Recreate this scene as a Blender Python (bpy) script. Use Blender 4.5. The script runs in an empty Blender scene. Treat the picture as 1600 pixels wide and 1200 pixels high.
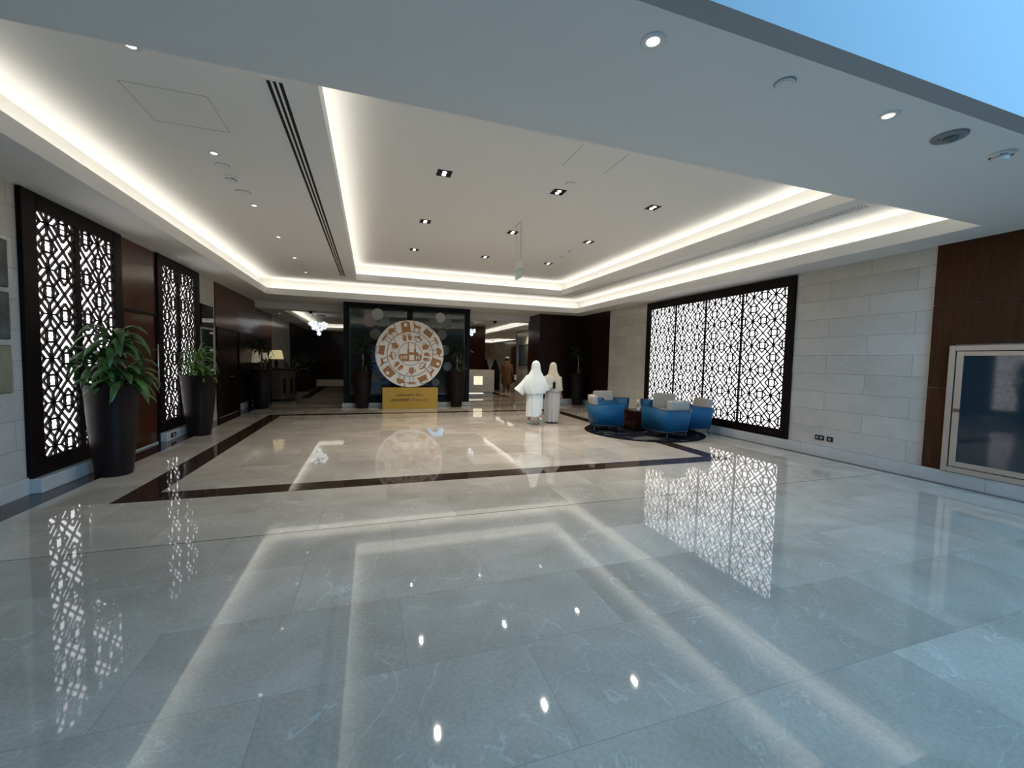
import bpy, bmesh, math, random
from mathutils import Vector, Matrix
PI = math.pi
sc = bpy.context.scene
C = sc.collection

# ------------------------------------------------------------------ camera
F_PX, YAW, PITCH, ROLL, CAM_H = 650.93, 0.32554, -0.055707, 0.021573, 1.6
cy, sy, cp, sp = math.cos(YAW), math.sin(YAW), math.cos(PITCH), math.sin(PITCH)
fw = Vector((sy*cp, cy*cp, sp)); rt = Vector((cy, -sy, 0)); up = rt.cross(fw)
rt2 = math.cos(ROLL)*rt + math.sin(ROLL)*up
up2 = -math.sin(ROLL)*rt + math.cos(ROLL)*up
cam_d = bpy.data.cameras.new('camera'); cam = bpy.data.objects.new('camera', cam_d); C.objects.link(cam)
M = Matrix((rt2, up2, -fw)).transposed().to_4x4(); M.translation = Vector((0, 0, CAM_H))
cam.matrix_world = M
cam_d.sensor_width = 36; cam_d.lens = F_PX/1600*36; cam_d.clip_end = 200; cam_d.clip_start = .05
sc.camera = cam

# ------------------------------------------------------------------ world, exposure, daylight
vs = sc.view_settings
sc.display_settings.display_device = 'sRGB'
vs.view_transform = 'Standard'; vs.look = 'None'; vs.exposure = 0.0; vs.gamma = 1; vs.use_curve_mapping = False
sc.cycles.use_denoising = True
sc.cycles.max_bounces = 8; sc.cycles.diffuse_bounces = 4; sc.cycles.glossy_bounces = 4
sc.cycles.sample_clamp_indirect = 6
w = bpy.data.worlds.new('world'); sc.world = w; w.use_nodes = True
w.node_tree.nodes['Background'].inputs[0].default_value = (.30, .55, 1, 1)
w.node_tree.nodes['Background'].inputs[1].default_value = .3
def area(name, loc, rot, sx, sy_, power, col):
    d = bpy.data.lights.new(name, 'AREA'); d.shape = 'RECTANGLE'; d.size = sx; d.size_y = sy_; d.energy = power; d.color = col
    o = bpy.data.objects.new(name, d); o.location = loc; o.rotation_euler = rot; C.objects.link(o); return o
DAY = (.25, .585, 1.0)
area('daylight_high', (5.3, -3.9, 4.9), (math.radians(80), 0, 0), 4.8, 2.3, 800, DAY)
area('daylight_door', (0.55, -3.9, 1.2), (math.radians(90), 0, 0), 1.5, 2.2, 5, DAY)

# ------------------------------------------------------------------ materials
def nt(name):
    m = bpy.data.materials.new(name); m.use_nodes = True
    t = m.node_tree; return m, t, t.nodes['Principled BSDF']
def simple(name, col, rough=.5, metal=0, coat=0, emit=None, es=1, ior=1.5, alpha=None, trans=0, spec=.5):
    m, t, b = nt(name)
    b.inputs['Base Color'].default_value = (*col, 1); b.inputs['Roughness'].default_value = rough
    b.inputs['Specular IOR Level'].default_value = spec; b.inputs['Metallic'].default_value = metal; b.inputs['Coat Weight'].default_value = coat
    b.inputs['Coat Roughness'].default_value = .05; b.inputs['IOR'].default_value = ior
    if emit: b.inputs['Emission Color'].default_value = (*emit, 1); b.inputs['Emission Strength'].default_value = es
    if trans: b.inputs['Transmission Weight'].default_value = trans
    return m
def N(t, typ, **kw):
    n = t.nodes.new(typ)
    for k, v in kw.items(): setattr(n, k, v)
    return n
def ramp(t, fac, stops):
    r = N(t, 'ShaderNodeValToRGB'); e = r.color_ramp.elements
    while len(e) < len(stops): e.new(.5)
    for i, (p, c) in enumerate(stops): e[i].position = p; e[i].color = (*c, 1)
    t.links.new(fac, r.inputs[0]); return r.outputs[0]
def mix(t, fac, a, b, mode='MIX'):
    n = N(t, 'ShaderNodeMix', data_type='RGBA', blend_type=mode)
    for s, v in ((0, fac), (6, a), (7, b)):
        if isinstance(v, (int, float)): n.inputs[s].default_value = v
        elif isinstance(v, tuple): n.inputs[s].default_value = (*v, 1)
        else: t.links.new(v, n.inputs[s])
    return n.outputs[2]
def coords(t, swap=None, off=(0, 0, 0), scale=(1, 1, 1)):
    tc = N(t, 'ShaderNodeTexCoord'); v = tc.outputs['Object']
    if swap:
        s = N(t, 'ShaderNodeSeparateXYZ'); t.links.new(v, s.inputs[0]); c = N(t, 'ShaderNodeCombineXYZ')
        for i, a in enumerate(swap): t.links.new(s.outputs[a], c.inputs[i])
        v = c.outputs[0]
    mp = N(t, 'ShaderNodeMapping'); mp.inputs['Location'].default_value = off; mp.inputs['Scale'].default_value = scale
    t.links.new(v, mp.inputs[0]); return mp.outputs[0]

def stone(name, cA, cB, vein, swap, off, bw, bh, mortar, rough, msize=.003, noise=1.6, ior=1.5, varamt=.5, bump=0):
    m, t, b = nt(name)
    v = coords(t, swap, off)
    br = N(t, 'ShaderNodeTexBrick'); br.offset = .5; br.squash = 1
    br.inputs['Scale'].default_value = 1; br.inputs['Brick Width'].default_value = bw; br.inputs['Row Height'].default_value = bh
    br.inputs['Mortar Size'].default_value = msize; br.inputs['Mortar Smooth'].default_value = 0; br.inputs['Bias'].default_value = 0
    br.inputs['Color1'].default_value = (0, 0, 0, 1); br.inputs['Color2'].default_value = (1, 1, 1, 1); br.inputs['Mortar'].default_value = (.5, .5, .5, 1)
    t.links.new(v, br.inputs[0])
    # every slab shifts the cloud pattern, so joints show
    ad = N(t, 'ShaderNodeVectorMath', operation='MULTIPLY_ADD'); t.links.new(br.outputs[0], ad.inputs[0])
    ad.inputs[1].default_value = (7.3, 3.1, 5.7); t.links.new(v, ad.inputs[2])
    n1 = N(t, 'ShaderNodeTexNoise'); n1.inputs['Scale'].default_value = noise; n1.inputs['Detail'].default_value = 9; n1.inputs['Roughness'].default_value = .62
    n1.inputs['Distortion'].default_value = .6; t.links.new(ad.outputs[0], n1.inputs[0])
    n2 = N(t, 'ShaderNodeTexNoise'); n2.inputs['Scale'].default_value = 48; n2.inputs['Detail'].default_value = 6; t.links.new(v, n2.inputs[0])
    n3 = N(t, 'ShaderNodeTexNoise'); n3.inputs['Scale'].default_value = .9; n3.inputs['Detail'].default_value = 5; n3.inputs['Distortion'].default_value = 1.6; t.links.new(ad.outputs[0], n3.inputs[0])
    base = ramp(t, n1.outputs[0], [(.3, cA), (.68, cB)])
    base = mix(t, .24, base, ramp(t, n2.outputs[0], [(.40, cA), (.60, cB)]))
    ve = ramp(t, n3.outputs[0], [(.4965, (0, 0, 0)), (.5, (1, 1, 1)), (.5035, (0, 0, 0))])
    vf = N(t, 'ShaderNodeMath', operation='MULTIPLY'); vf.inputs[1].default_value = .42; t.links.new(ve, vf.inputs[0])
    base = mix(t, vf.outputs[0], base, vein)
    tone = ramp(t, br.outputs[0], [(0, (1-.22*varamt,)*3), (1, (1, 1, 1))])
    base = mix(t, 1.0, base, tone, 'MULTIPLY')
    base = mix(t, br.outputs['Fac'], base, mortar)
    t.links.new(base, b.inputs['Base Color']); b.inputs['Roughness'].default_value = rough; b.inputs['IOR'].default_value = ior
    if bump:
        bn = N(t, 'ShaderNodeTexNoise'); bn.inputs['Scale'].default_value = .55; bn.inputs['Detail'].default_value = 2; t.links.new(ad.outputs[0], bn.inputs[0])
        bp = N(t, 'ShaderNodeBump'); bp.inputs['Strength'].default_value = bump; bp.inputs['Distance'].default_value = .02
        t.links.new(bn.outputs[0], bp.inputs['Height']); t.links.new(bp.outputs[0], b.inputs['Normal'])
    return m
def wood(name, cA, cB, scale=(14, 14, 1.2), rough=.35, coat=.6, cr=.12):
    m, t, b = nt(name); v = coords(t, None, (0, 0, 0), scale)
    n = N(t, 'ShaderNodeTexNoise'); n.inputs['Scale'].default_value = 1.5; n.inputs['Detail'].default_value = 7; n.inputs['Distortion'].default_value = .8
    t.links.new(v, n.inputs[0]); t.links.new(ramp(t, n.outputs[0], [(.3, cA), (.7, cB)]), b.inputs['Base Color'])
    b.inputs['Roughness'].default_value = rough; b.inputs['Coat Weight'].default_value = coat; b.inputs['Coat Roughness'].default_value = cr
    b.inputs['Specular IOR Level'].default_value = .15
    return m
def fabric(name, cA, cB, sc_=180, rough=.9):
    m, t, b = nt(name); v = coords(t)
    n = N(t, 'ShaderNodeTexNoise'); n.inputs['Scale'].default_value = sc_; n.inputs['Detail'].default_value = 3
    t.links.new(v, n.inputs[0]); t.links.new(ramp(t, n.outputs[0], [(.35, cA), (.65, cB)]), b.inputs['Base Color'])
    b.inputs['Roughness'].default_value = rough; b.inputs['Specular IOR Level'].default_value = .25
    bp = N(t, 'ShaderNodeBump'); bp.inputs['Strength'].default_value = .15; bp.inputs['Distance'].default_value = .002
    t.links.new(n.outputs[0], bp.inputs['Height']); t.links.new(bp.outputs[0], b.inputs['Normal'])
    return m

FLOOR = stone('polished_floor_marble', (.385, .33, .262), (.59, .525, .44), (.78, .755, .70), None, (-.18, -1.46, 0), 1.31, .6675, (.24, .22, .19), .03, .0013, 1.3, ior=1.70, varamt=1.05, bump=.002)
INLAY = stone('dark_inlay_marble', (.022, .014, .010), (.06, .035, .024), (.2, .15, .12), None, (0, 0, 0), .65, 5, (.02, .015, .01), .04, .002, 4, ior=1.55)
WALLM = stone('wall_marble_slabs', (.47, .44, .39), (.62, .59, .53), (.70, .67, .62), (1, 2, 0), (.35, -.19, 0), 1.25, .325, (.27, .25, .22), .16, .003, 1.1, varamt=.8)
WALLX = stone('wall_marble_slabs_across', (.47, .44, .39), (.62, .59, .53), (.70, .67, .62), (0, 2, 1), (.35, -.19, 0), 1.25, .325, (.27, .25, .22), .16, .003, 1.1, varamt=.8)
BASEM = stone('skirting_marble', (.48, .47, .44), (.6, .585, .55), (.7, .7, .68), (1, 2, 0), (0, 0, 0), 1.25, 3, (.3, .3, .28), .14, .003, 2.)
MAHOG = wood('mahogany_veneer', (.040, .0095, .0038), (.085, .021, .008), coat=.45)
MAHOGD = wood('dark_mahogany_veneer', (.010, .0028, .0018), (.022, .006, .0035), coat=.35)
WALNUT = wood('brown_walnut_veneer', (.042, .0145, .0048), (.072, .026, .0095), rough=.6, coat=.0)
WENGE = simple('dark_stained_wood', (.008, .004, .003), .45, spec=.12)
HAIRL = simple('hairline_gap', (.38, .37, .35), .8)
LATT = simple('dark_lattice_wood', (.012, .007, .006), .5, spec=.15)
PAINT = simple('white_ceiling_paint', (.78, .77, .74), .85)
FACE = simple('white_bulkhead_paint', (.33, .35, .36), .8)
BLACK = simple('matt_black', (.006, .006, .007), .45, spec=.15)
SLOT = simple('dark_slot', (.004, .004, .004), .8)
PANEL = simple('backlit_white_panel', (.9, .9, .9), .5, emit=(1, .975, .985), es=2.1)
STRIP = simple('warm_led_strip', (.9, .9, .9), .5, emit=(1.0, .955, .87), es=6.2)
LENS = simple('lamp_lens', (.9, .9, .9), .3, emit=(1.0, .94, .84), es=4)
LENS2 = simple('spot_lens', (.9, .9, .9), .3, emit=(1.0, .96, .90), es=6)
STEEL = simple('brushed_steel', (.50, .48, .45), .33, metal=1)
CHROME = simple('chrome', (.7, .7, .7), .12, metal=1)
WHITEP = simple('white_plastic', (.74, .74, .71), .5)
GREYP = simple('grey_plastic', (.25, .25, .25), .5)
GLASSD = simple('dark_glass', (.030, .036, .032), .03, ior=1.5)
GLASSC = simple('tinted_cabinet_glass', (.020, .035, .045), .05, ior=1.7)
DOT = simple('etched_dot', (.42, .43, .38), .35)
DOTB = simple('faint_etched_dot', (.12, .125, .115), .3)
DOTP = simple('pinkish_etched_dot', (.26, .20, .17), .35)
BLUE = fabric('blue_leather', (.001, .052, .118), (.003, .066, .145), 60, .6)
NAVY = simple('dark_blue_piping', (.004, .012, .03), .4)
CREAM = fabric('cream_cushion_fabric', (.25, .23, .20), (.33, .305, .265))
POT = simple('dark_brown_planter_glaze', (.013, .0075, .0065), .42, coat=.0, spec=.18)
SOIL = simple('soil', (.03, .02, .012), .95)
CANE = simple('cane_bark', (.28, .20, .11), .8)
YEL = simple('yellow_plinth_board', (.40, .235, .012), .35, coat=.3)
INK = simple('dark_brown_lettering', (.05, .018, .005), .5)
ORG = simple('orange_lettering', (.26, .10, .008), .5)
DISC = simple('cream_disc_board', (.74, .71, .65), .5)
MOTIF = simple('orange_brown_motif', (.34, .155, .05), .5)
LINE = simple('dark_brown_outline', (.10, .035, .02), .5)
WROBE = fabric('white_cotton', (.62, .64, .60), (.74, .76, .72), 90)
BROBE = fabric('beige_cloth', (.40, .36, .31), (.50, .45, .40), 90)
BHIJ = fabric('sand_scarf_cloth', (.42, .37, .25), (.52, .46, .33), 90)
BRN = fabric('brown_cloth', (.095, .052, .026), (.14, .076, .04), 90)
ABA = fabric('black_cloth', (.006, .006, .010), (.014, .014, .02), 90)
SKIN = simple('skin', (.36, .19, .12), .55)
HAIR = simple('dark_hair', (.02, .014, .01), .6)
SHOE = simple('pale_shoe', (.40, .44, .44), .5)
SHOED = simple('brown_sandal', (.10, .06, .04), .5)
SHADE = simple('lit_lamp_shade', (.7, .65, .5), .8, emit=(1.0, .82, .40), es=.42)
SHADEC = simple('cream_lamp_shade', (.6, .55, .44), .8, emit=(1.0, .86, .62), es=.14)
GLOBE = simple('frosted_glass_globe', (.85, .9, .95), .12, emit=(.9, .96, 1), es=.9)
GLOBEC = simple('clear_glass_globe', (.92, .95, .97), .03, trans=.85, emit=(.9, .95, 1), es=.35)
ART1 = stone('mottled_dark_art', (.03, .035, .035), (.12, .13, .12), (.2, .2, .2), None, (0, 0, 0), 9, 9, (.1, .1, .1), .5, .001, 9)
ART2 = stone('mottled_olive_art', (.20, .18, .11), (.30, .27, .18), (.3, .3, .2), None, (0, 0, 0), 9, 9, (.1, .1, .1), .5, .001, 6)
ART3 = stone('green_landscape_art', (.02, .03, .028), (.10, .13, .10), (.2, .2, .15), None, (0, 0, 0), 9, 9, (.1, .1, .1), .5, .001, 2)
WICK = wood('woven_tan_veneer', (.07, .045, .025), (.13, .085, .05), (3, 3, 40), .5, .1)
EXITG = simple('exit_sign_green', (.10, .20, .15), .4, emit=(.35, .5, .42), es=.35)
def leafmat(name, a, b_):
    m, t, b = nt(name); v = coords(t)
    n = N(t, 'ShaderNodeTexNoise'); n.inputs['Scale'].default_value = 9; n.inputs['Detail'].default_value = 3
    t.links.new(v, n.inputs[0]); t.links.new(ramp(t, n.outputs[0], [(.35, a), (.65, b_)]), b.inputs['Base Color'])
    b.inputs['Roughness'].default_value = .38; return m
LEAF = leafmat('green_leaf', (.018, .055, .010), (.05, .13, .022))
LEAFL = leafmat('light_green_leaf', (.06, .15, .02), (.15, .28, .05))
LEAFD = leafmat('dark_leaf', (.008, .018, .008), (.022, .04, .014))
def carpetmat():
    m, t, b = nt('patterned_dark_rug'); v = coords(t)
    vo = N(t, 'ShaderNodeTexVoronoi'); vo.inputs['Scale'].default_value = 1.5; t.links.new(v, vo.inputs[0])
    mt = N(t, 'ShaderNodeMath', operation='MULTIPLY'); mt.inputs[1].default_value = 26; t.links.new(vo.outputs['Distance'], mt.inputs[0])
    si = N(t, 'ShaderNodeMath', operation='SINE'); t.links.new(mt.outputs[0], si.inputs[0])
    n = N(t, 'ShaderNodeTexNoise'); n.inputs['Scale'].default_value = 3.2; n.inputs['Detail'].default_value = 2; t.links.new(v, n.inputs[0])
    a = ramp(t, si.outputs[0], [(.3, (.007, .008, .012)), (.9, (.07, .075, .08))])
    c = mix(t, ramp(t, n.outputs[0], [(.50, (0, 0, 0)), (.56, (1, 1, 1))]), (.006, .007, .010), a)
    t.links.new(c, b.inputs['Base Color']); b.inputs['Roughness'].default_value = .95; b.inputs['Specular IOR Level'].default_value = .04; return m
RUG = carpetmat()

# ------------------------------------------------------------------ mesh helpers
class MB:
    def __init__(s): s.v = []; s.f = []
    def add(s, vs_, fs): k = len(s.v); s.v += [tuple(p) for p in vs_]; s.f += [tuple(i+k for i in f) for f in fs]; return s
    def box(s, x0, x1, y0, y1, z0, z1, mat=None):
        p = [Vector((x, y, z)) for z in (z0, z1) for y in (y0, y1) for x in (x0, x1)]
        if mat: p = [mat @ q for q in p]
        return s.add(p, [(0, 2, 3, 1), (4, 5, 7, 6), (0, 1, 5, 4), (1, 3, 7, 5), (3, 2, 6, 7), (2, 0, 4, 6)])
    def loft(s, rings, cap0=True, cap1=True):
        n = len(rings[0]); vs_ = [p for r in rings for p in r]; fs = []
        for i in range(len(rings)-1):
            for j in range(n):
                a = i*n+j; b = i*n+(j+1) % n; fs.append((a, b, b+n, a+n))
        if cap0: fs.append(tuple(reversed(range(n))))
        if cap1: fs.append(tuple((len(rings)-1)*n+j for j in range(n)))
        return s.add(vs_, fs)
    def lathe(s, prof, n=32, c=(0, 0, 0), cap0=True, cap1=True):
        return s.loft([[(c[0]+r*math.cos(2*PI*j/n), c[1]+r*math.sin(2*PI*j/n), c[2]+z) for j in range(n)] for r, z in prof], cap0, cap1)
    def tube(s, path, rad, n=8):
        path = [Vector(p) for p in path]; rings = []
        rs = rad if isinstance(rad, (list, tuple)) else [rad]*len(path)
        for i, p in enumerate(path):
            d = (path[min(i+1, len(path)-1)]-path[max(i-1, 0)]).normalized()
            a = Vector((0, 0, 1)) if abs(d.z) < .9 else Vector((1, 0, 0))
            u = d.cross(a).normalized(); w_ = d.cross(u)
            rings.append([tuple(p+rs[i]*(math.cos(2*PI*j/n)*u+math.sin(2*PI*j/n)*w_)) for j in range(n)])
        return s.loft(rings)
    def sphere(s, c, r, n=12, m=8, sc_=(1, 1, 1)):
        rings = []
        for i in range(m+1):
            th = PI*min(max(i/m, .02), .98)
            rings.append([(c[0]+sc_[0]*r*math.sin(th)*math.cos(2*PI*j/n), c[1]+sc_[1]*r*math.sin(th)*math.sin(2*PI*j/n), c[2]-sc_[2]*r*math.cos(th)) for j in range(n)])
        return s.loft(rings)
    def prism(s, poly, fr, d):
        """poly: 2D outline; fr maps (u, v, depth) to 3D; d thickness"""
        s.k = getattr(s, 'k', 0)+1
        if d <= .005: d += .00013*(s.k % 17)            # neighbours that cross never share a plane
        n = len(poly); vs_ = [fr(u, v, 0) for u, v in poly]+[fr(u, v, d) for u, v in poly]
        fs = [tuple(range(n)), tuple(reversed(range(n, 2*n)))]+[(i, i+n, (i+1) % n+n, (i+1) % n) for i in range(n)]
        return s.add(vs_, fs)
    def build(s, name, mat, parent=None, smooth=False, bevel=0, sub=0, bsegs=2, recalc=True):
        me = bpy.data.meshes.new(name); me.from_pydata(s.v, [], s.f)
        bm = bmesh.new(); bm.from_mesh(me)
        if recalc: bmesh.ops.recalc_face_normals(bm, faces=bm.faces)
        if bevel: bmesh.ops.bevel(bm, geom=[e for e in bm.edges if e.is_manifold and e.calc_face_angle(0) > .6], offset=bevel, segments=bsegs, affect='EDGES', profile=.5, clamp_overlap=True)
        if smooth:
            for f in bm.faces: f.smooth = True
        bm.to_mesh(me); bm.free(); me.materials.append(mat)
        o = bpy.data.objects.new(name, me); C.objects.link(o)
        if sub:
            md = o.modifiers.new('sub', 'SUBSURF'); md.levels = sub; md.render_levels = sub
        if parent: o.parent = parent
        return o
def tag(o, label, cat, group=None):
    o['label'] = label; o['category'] = cat
    if group: o['group'] = group
    return o
def thing(name, label, cat, loc=(0, 0, 0), rz=0, group=None):
    o = bpy.data.objects.new(name, None); C.objects.link(o); o.empty_display_size = .1
    o.location = loc; o.rotation_euler = (0, 0, rz); return tag(o, label, cat, group)
def root_struct(name):
    o = bpy.data.objects.new(name, None); C.objects.link(o); o['kind'] = 'structure'; return o
def struct(name, mb, mat, parent=None, **kw):
    o = mb.build(name, mat, parent, **kw)
    o['kind'] = 'structure'
    return o
def copy_tree(o, parent=None):
    c = o.copy(); C.objects.link(c)
    if parent: c.parent = parent
    for ch in list(o.children): copy_tree(ch, c)
    return c
def place(o, loc, rz, label, group=None):
    o.location = loc; o.rotation_euler = (0, 0, rz); o['label'] = label
    if group: o['group'] = group
    return o
B = lambda *a: MB().box(*a)

# ------------------------------------------------------------------ the shell
XL, XR, H0, H1, H2 = -3.62, 7.70, 3.37, 3.85, 4.32
ZB, ZBC = 3.15, 3.45                      # lower ceiling beyond the hall, and its raised tray
struct('floor', B(-4.2, 12.5, -5, 46, -.2, 0), FLOOR)
inl = MB()
e = .0012
def frame_inlay(mb, x0, x1, y0, y1, wx, wy0, wy1):
    mb.box(x0, x0+wx, y0, y1, 0, e); mb.box(x1-wx, x1, y0, y1, 0, e)
    mb.box(x0+wx, x1-wx, y0, y0+wy0, 0, e); mb.box(x0+wx, x1-wx, y1-wy1, y1, 0, e)
frame_inlay(inl, -2.62, 5.82, 5.43, 12.72, .32, .32, .30)
frame_inlay(inl, -2.58, 5.82, 17.45, 25.6, .32, .16, .3)
inl.box(-3.27, 7.5, 14.15, 14.30, 0, e); inl.box(-3.27, 6.6, 15.72, 15.87, 0, e)
inl.box(XL, -3.27, -4, 25.6, 0, e); inl.box(7.53, XR, -4, 14.5, 0, e)
inl.box(-3.27, 7.53, 4.1365, 4.1435, 0, .0008)      # expansion joint across the hall
struct('trim_1', inl, INLAY)

struct('wall_left', B(XL-.25, XL, -4, 28, 0, 3.9), WALLM)
struct('wall_right', B(XR, XR+.25, -4, 14.5, 0, 6), WALLM)
struct('wall_back', MB().box(XL-.25, -.25, -4.3, -4.05, 0, 3.6).box(1.35, XR, -4.3, -4.05, 0, 3.6).box(-.25, 1.35, -4.3, -4.05, 2.4, 3.6).box(XL-.25, XR, -4.3, -4.05, 6.1, 6.4), MAHOGD)
wf = MB()
for x in (-3.6, -.8, 2.0, 4.9, 7.6): wf.box(x-.04, x+.04, -4.2, -4.1, 3.6, 6.1)
wf.box(-3.6, 7.6, -4.2, -4.1, 3.6, 3.68).box(-3.6, 7.6, -4.2, -4.1, 6.02, 6.1).box(-.25, -.19, -4.2, -4.1, 0, 2.4).box(1.29, 1.35, -4.2, -4.1, 0, 2.4)
struct('window_1', wf, BLACK)
struct('wall_front_hall_left', B(XL-.25, XL, -4, 1.72, 3.9, 6.4), PAINT)

# ceiling: soffit ring, two coves, raised trays
ceil = root_struct('ceiling')
TX0, TX1, TY0, TY1 = -2.87, 7.06, 3.10, 13.72          # outer tray opening
CX0, CX1, CY0, CY1 = -3.10, 7.30, 2.86, 14.02          # its cavity
UX0, UX1, UY0, UY1 = -.43, 6.12, 3.74, 13.10           # inner tray opening
VX0, VX1, VY0, VY1 = -.66, 6.34, 3.50, 13.36
def ring(mb, x0, x1, y0, y1, a0, a1, b0, b1, z0, z1):
    """rectangular ring between outer x0..x1,y0..y1 and inner a0..a1,b0..b1"""
    mb.box(x0, x1, y0, b0, z0, z1).box(x0, x1, b1, y1, z0, z1).box(x0, a0, b0, b1, z0, z1).box(a1, x1, b0, b1, z0, z1)
m = MB(); ring(m, XL, XR, 1.84, 15.6, TX0, TX1, TY0, TY1, H0, H0+.07)
ring(m, TX0-.03, TX1+.03, TY0-.03, TY1+.03, TX0, TX1, TY0, TY1, H0+.07, H0+.18)      # upstand lip
struct('soffit', m, PAINT, ceil)
m = MB(); ring(m, CX0-.08, CX1+.08, CY0-.08, CY1+.08, CX0, CX1, CY0, CY1, H0+.07, H1+.04); struct('cove_wall', m, PAINT, ceil)
m = MB(); ring(m, CX0, CX1, CY0, CY1, UX0, UX1, UY0, UY1, H1, H1+.07)
ring(m, UX0-.03, UX1+.03, UY0-.03, UY1+.03, UX0, UX1, UY0, UY1, H1+.07, H1+.18); struct('middle_tray', m, PAINT, ceil)
m = MB(); ring(m, VX0-.08, VX1+.08, VY0-.08, VY1+.08, VX0, VX1, VY0, VY1, H1+.07, H2+.04); struct('cove_wall', m, PAINT, ceil)
struct('upper_tray', B(VX0-.08, VX1+.08, VY0-.08, VY1+.08, H2, H2+.1), PAINT, ceil)
def strips(a0, a1, b0, b1, g, z):
    w_ = .07
    for (x0, x1, y0, y1) in ((a0-g, a0-g+w_, b0, b1), (a1+g-w_, a1+g, b0, b1), (a0, a1, b0-g, b0-g+w_), (a0, a1, b1+g-w_, b1+g)):
        MB().box(x0, x1, y0, y1, z, z+.015).build('led_strip', STRIP, ceil)
strips(TX0, TX1, TY0, TY1, .14, H0+.12); strips(UX0, UX1, UY0, UY1, .14, H1+.12)
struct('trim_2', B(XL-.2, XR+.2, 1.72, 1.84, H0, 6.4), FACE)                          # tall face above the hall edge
struct('ceiling_entrance', B(XL-.25, XR+.25, -4.3, 1.9, 6.4, 6.5), PAINT)
# access hatches
def hatch(x0, x1, y0, y1, z, n):
    t = .004; mb = MB(); ring(mb, x0, x1, y0, y1, x0+t, x1-t, y0+t, y1-t, z-.002, z)
    struct('trim_%d' % n, mb, HAIRL)
hatch(-2.0, -1.37, 4.45, 5.07, H1, 3); struct('trim_4', MB().box(2.5, 2.506, 4.83, 5.43, H2-.002, H2).box(3.164, 3.17, 4.83, 5.43, H2-.002, H2), GREYP)
# lower ceiling beyond
lc = root_struct('ceiling_rear')
m = MB()
m.box(XL, 12, 15.68, 16.15, ZB, ZB+.06).box(XL, -2.85, 16.15, 25.9, ZB, ZB+.06).box(6.72, 12, 16.15, 28.5, ZB, ZB+.06)
m.box(XL, 6.72, 25.9, 28.5, ZB, ZB+.06).box(XL, 6.3, 28.5, 36, ZB, ZB+.06).box(10.2, 12, 28.5, 36, ZB, ZB+.06).box(XL, 12, 36, 44, ZB, ZB+.06)
ring(m, -2.88, 6.75, 16.12, 25.93, -2.85, 6.72, 16.15, 25.9, ZB+.06, ZB+.12)
struct('soffit', m, PAINT, lc)
m = MB(); ring(m, -3.1, 6.98, 15.9, 26.15, -3.04, 6.92, 15.96, 26.09, ZB+.06, ZBC); m.box(-3.1, 6.98, 15.9, 26.15, ZBC, ZBC+.06)
m.box(6.0, 10.5, 28.2, 36.3, ZBC, ZBC+.06).box(6.0, 6.06, 28.2, 36.3, ZB+.06, ZBC).box(10.44, 10.5, 28.2, 36.3, ZB+.06, ZBC).box(6, 10.5, 36.24, 36.3, ZB+.06, ZBC)
struct('tray', m, PAINT, lc)
for (x0, x1, y0, y1) in ((-3.0, -2.95, 16.1, 25.9), (6.82, 6.87, 16.1, 25.9), (-2.85, 6.7, 16.0, 16.04), (-2.85, 6.7, 26.0, 26.04), (10.28, 10.33, 28.5, 36), (6.3, 10.2, 36.08, 36.12), (6.16, 6.2, 28.5, 36)):
    MB().box(x0, x1, y0, y1, ZB+.065, ZB+.08).build('led_strip', STRIP, lc)
struct('trim_5', B(XL, XR+4.3, 15.601, 15.68, ZB, 4.0), PAINT)                            # drop face of the bulkhead

# rear walls
struct('wall_rear_left', B(XL, 4.0, 28, 28.2, .2, ZB), MAHOGD)
struct('baseboard_rear_left', B(XL, 4.0, 27.95, 28.2, 0, .2), BASEM)
struct('wall_rear_mahogany', B(3.2, 5.95, 22.4, 22.7, 0, ZBC+.05), MAHOG)
m = MB().box(5.95, 7.7, 14.5, 15.72, .19, H0)
struct('wall_far_right', m, MAHOGD)
struct('baseboard_far_right', B(5.93, 7.7, 14.46, 15.74, 0, .19), BASEM)
struct('trim_6', B(7.66, 7.72, 12.5, 14.5, .19, H0), MAHOGD)
struct('wall_corridor', B(7.3, 7.5, 15.72, 21.1, 0, ZB+.02), WALLM)
struct('wall_corridor_deep', B(10.6, 10.8, 21.1, 42, 0, ZB+.02), WALLM)
struct('wall_end', B(4, 12, 42, 42.2, 0, ZB+.02), WALLX)
struct('wall_rear_inner', B(5.0, 5.2, 28.2, 42, 0, ZB+.02), WALLM)
m = MB().box(8.9, 9.5, 41.9, 42, 0, 2.7).box(10.4, 10.6, 30, 31.2, 0, 2.7); struct('trim_7', m, MAHOG)
struct('wall_rear_step', B(7.3, 10.7, 21.0, 21.1, 0, ZB+.02), WALLX)

# wall panelling
def panels(name, X, sgn, y0, y1, z0, z1, ny, zs, mat, t=.02):
    mb = MB(); g = .004; W = (y1-y0)/ny; zl = [z0]+list(zs)+[z1]
    for i in range(ny):
        for a, b_ in zip(zl[:-1], zl[1:]):
            xa, xb = sorted((X, X+sgn*t)); mb.box(xa, xb, y0+i*W+g/2, y0+(i+1)*W-g/2, a+g/2, b_-g/2)
    xa, xb = sorted((X, X+sgn*(t-.008))); mb.box(xa, xb, y0, y1, z0, z1)
    return struct(name, mb, mat)
panels('trim_8', XL, 1, 7.92, 9.03, 2.30, H0-.02, 1, (), MAHOG)
panels('trim_9', XL, 1, 11.96, 18.0, 2.27, H0-.02, 7, (2.72,), MAHOG)
panels('trim_10', XL, 1, 13.86, 18.0, .19, 2.27, 5, (), MAHOGD)
panels('trim_11', XL, 1, 21.8, 27.9, .19, ZB-.01, 7, (2.27,), MAHOGD)
m = MB(); g = .005
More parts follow.
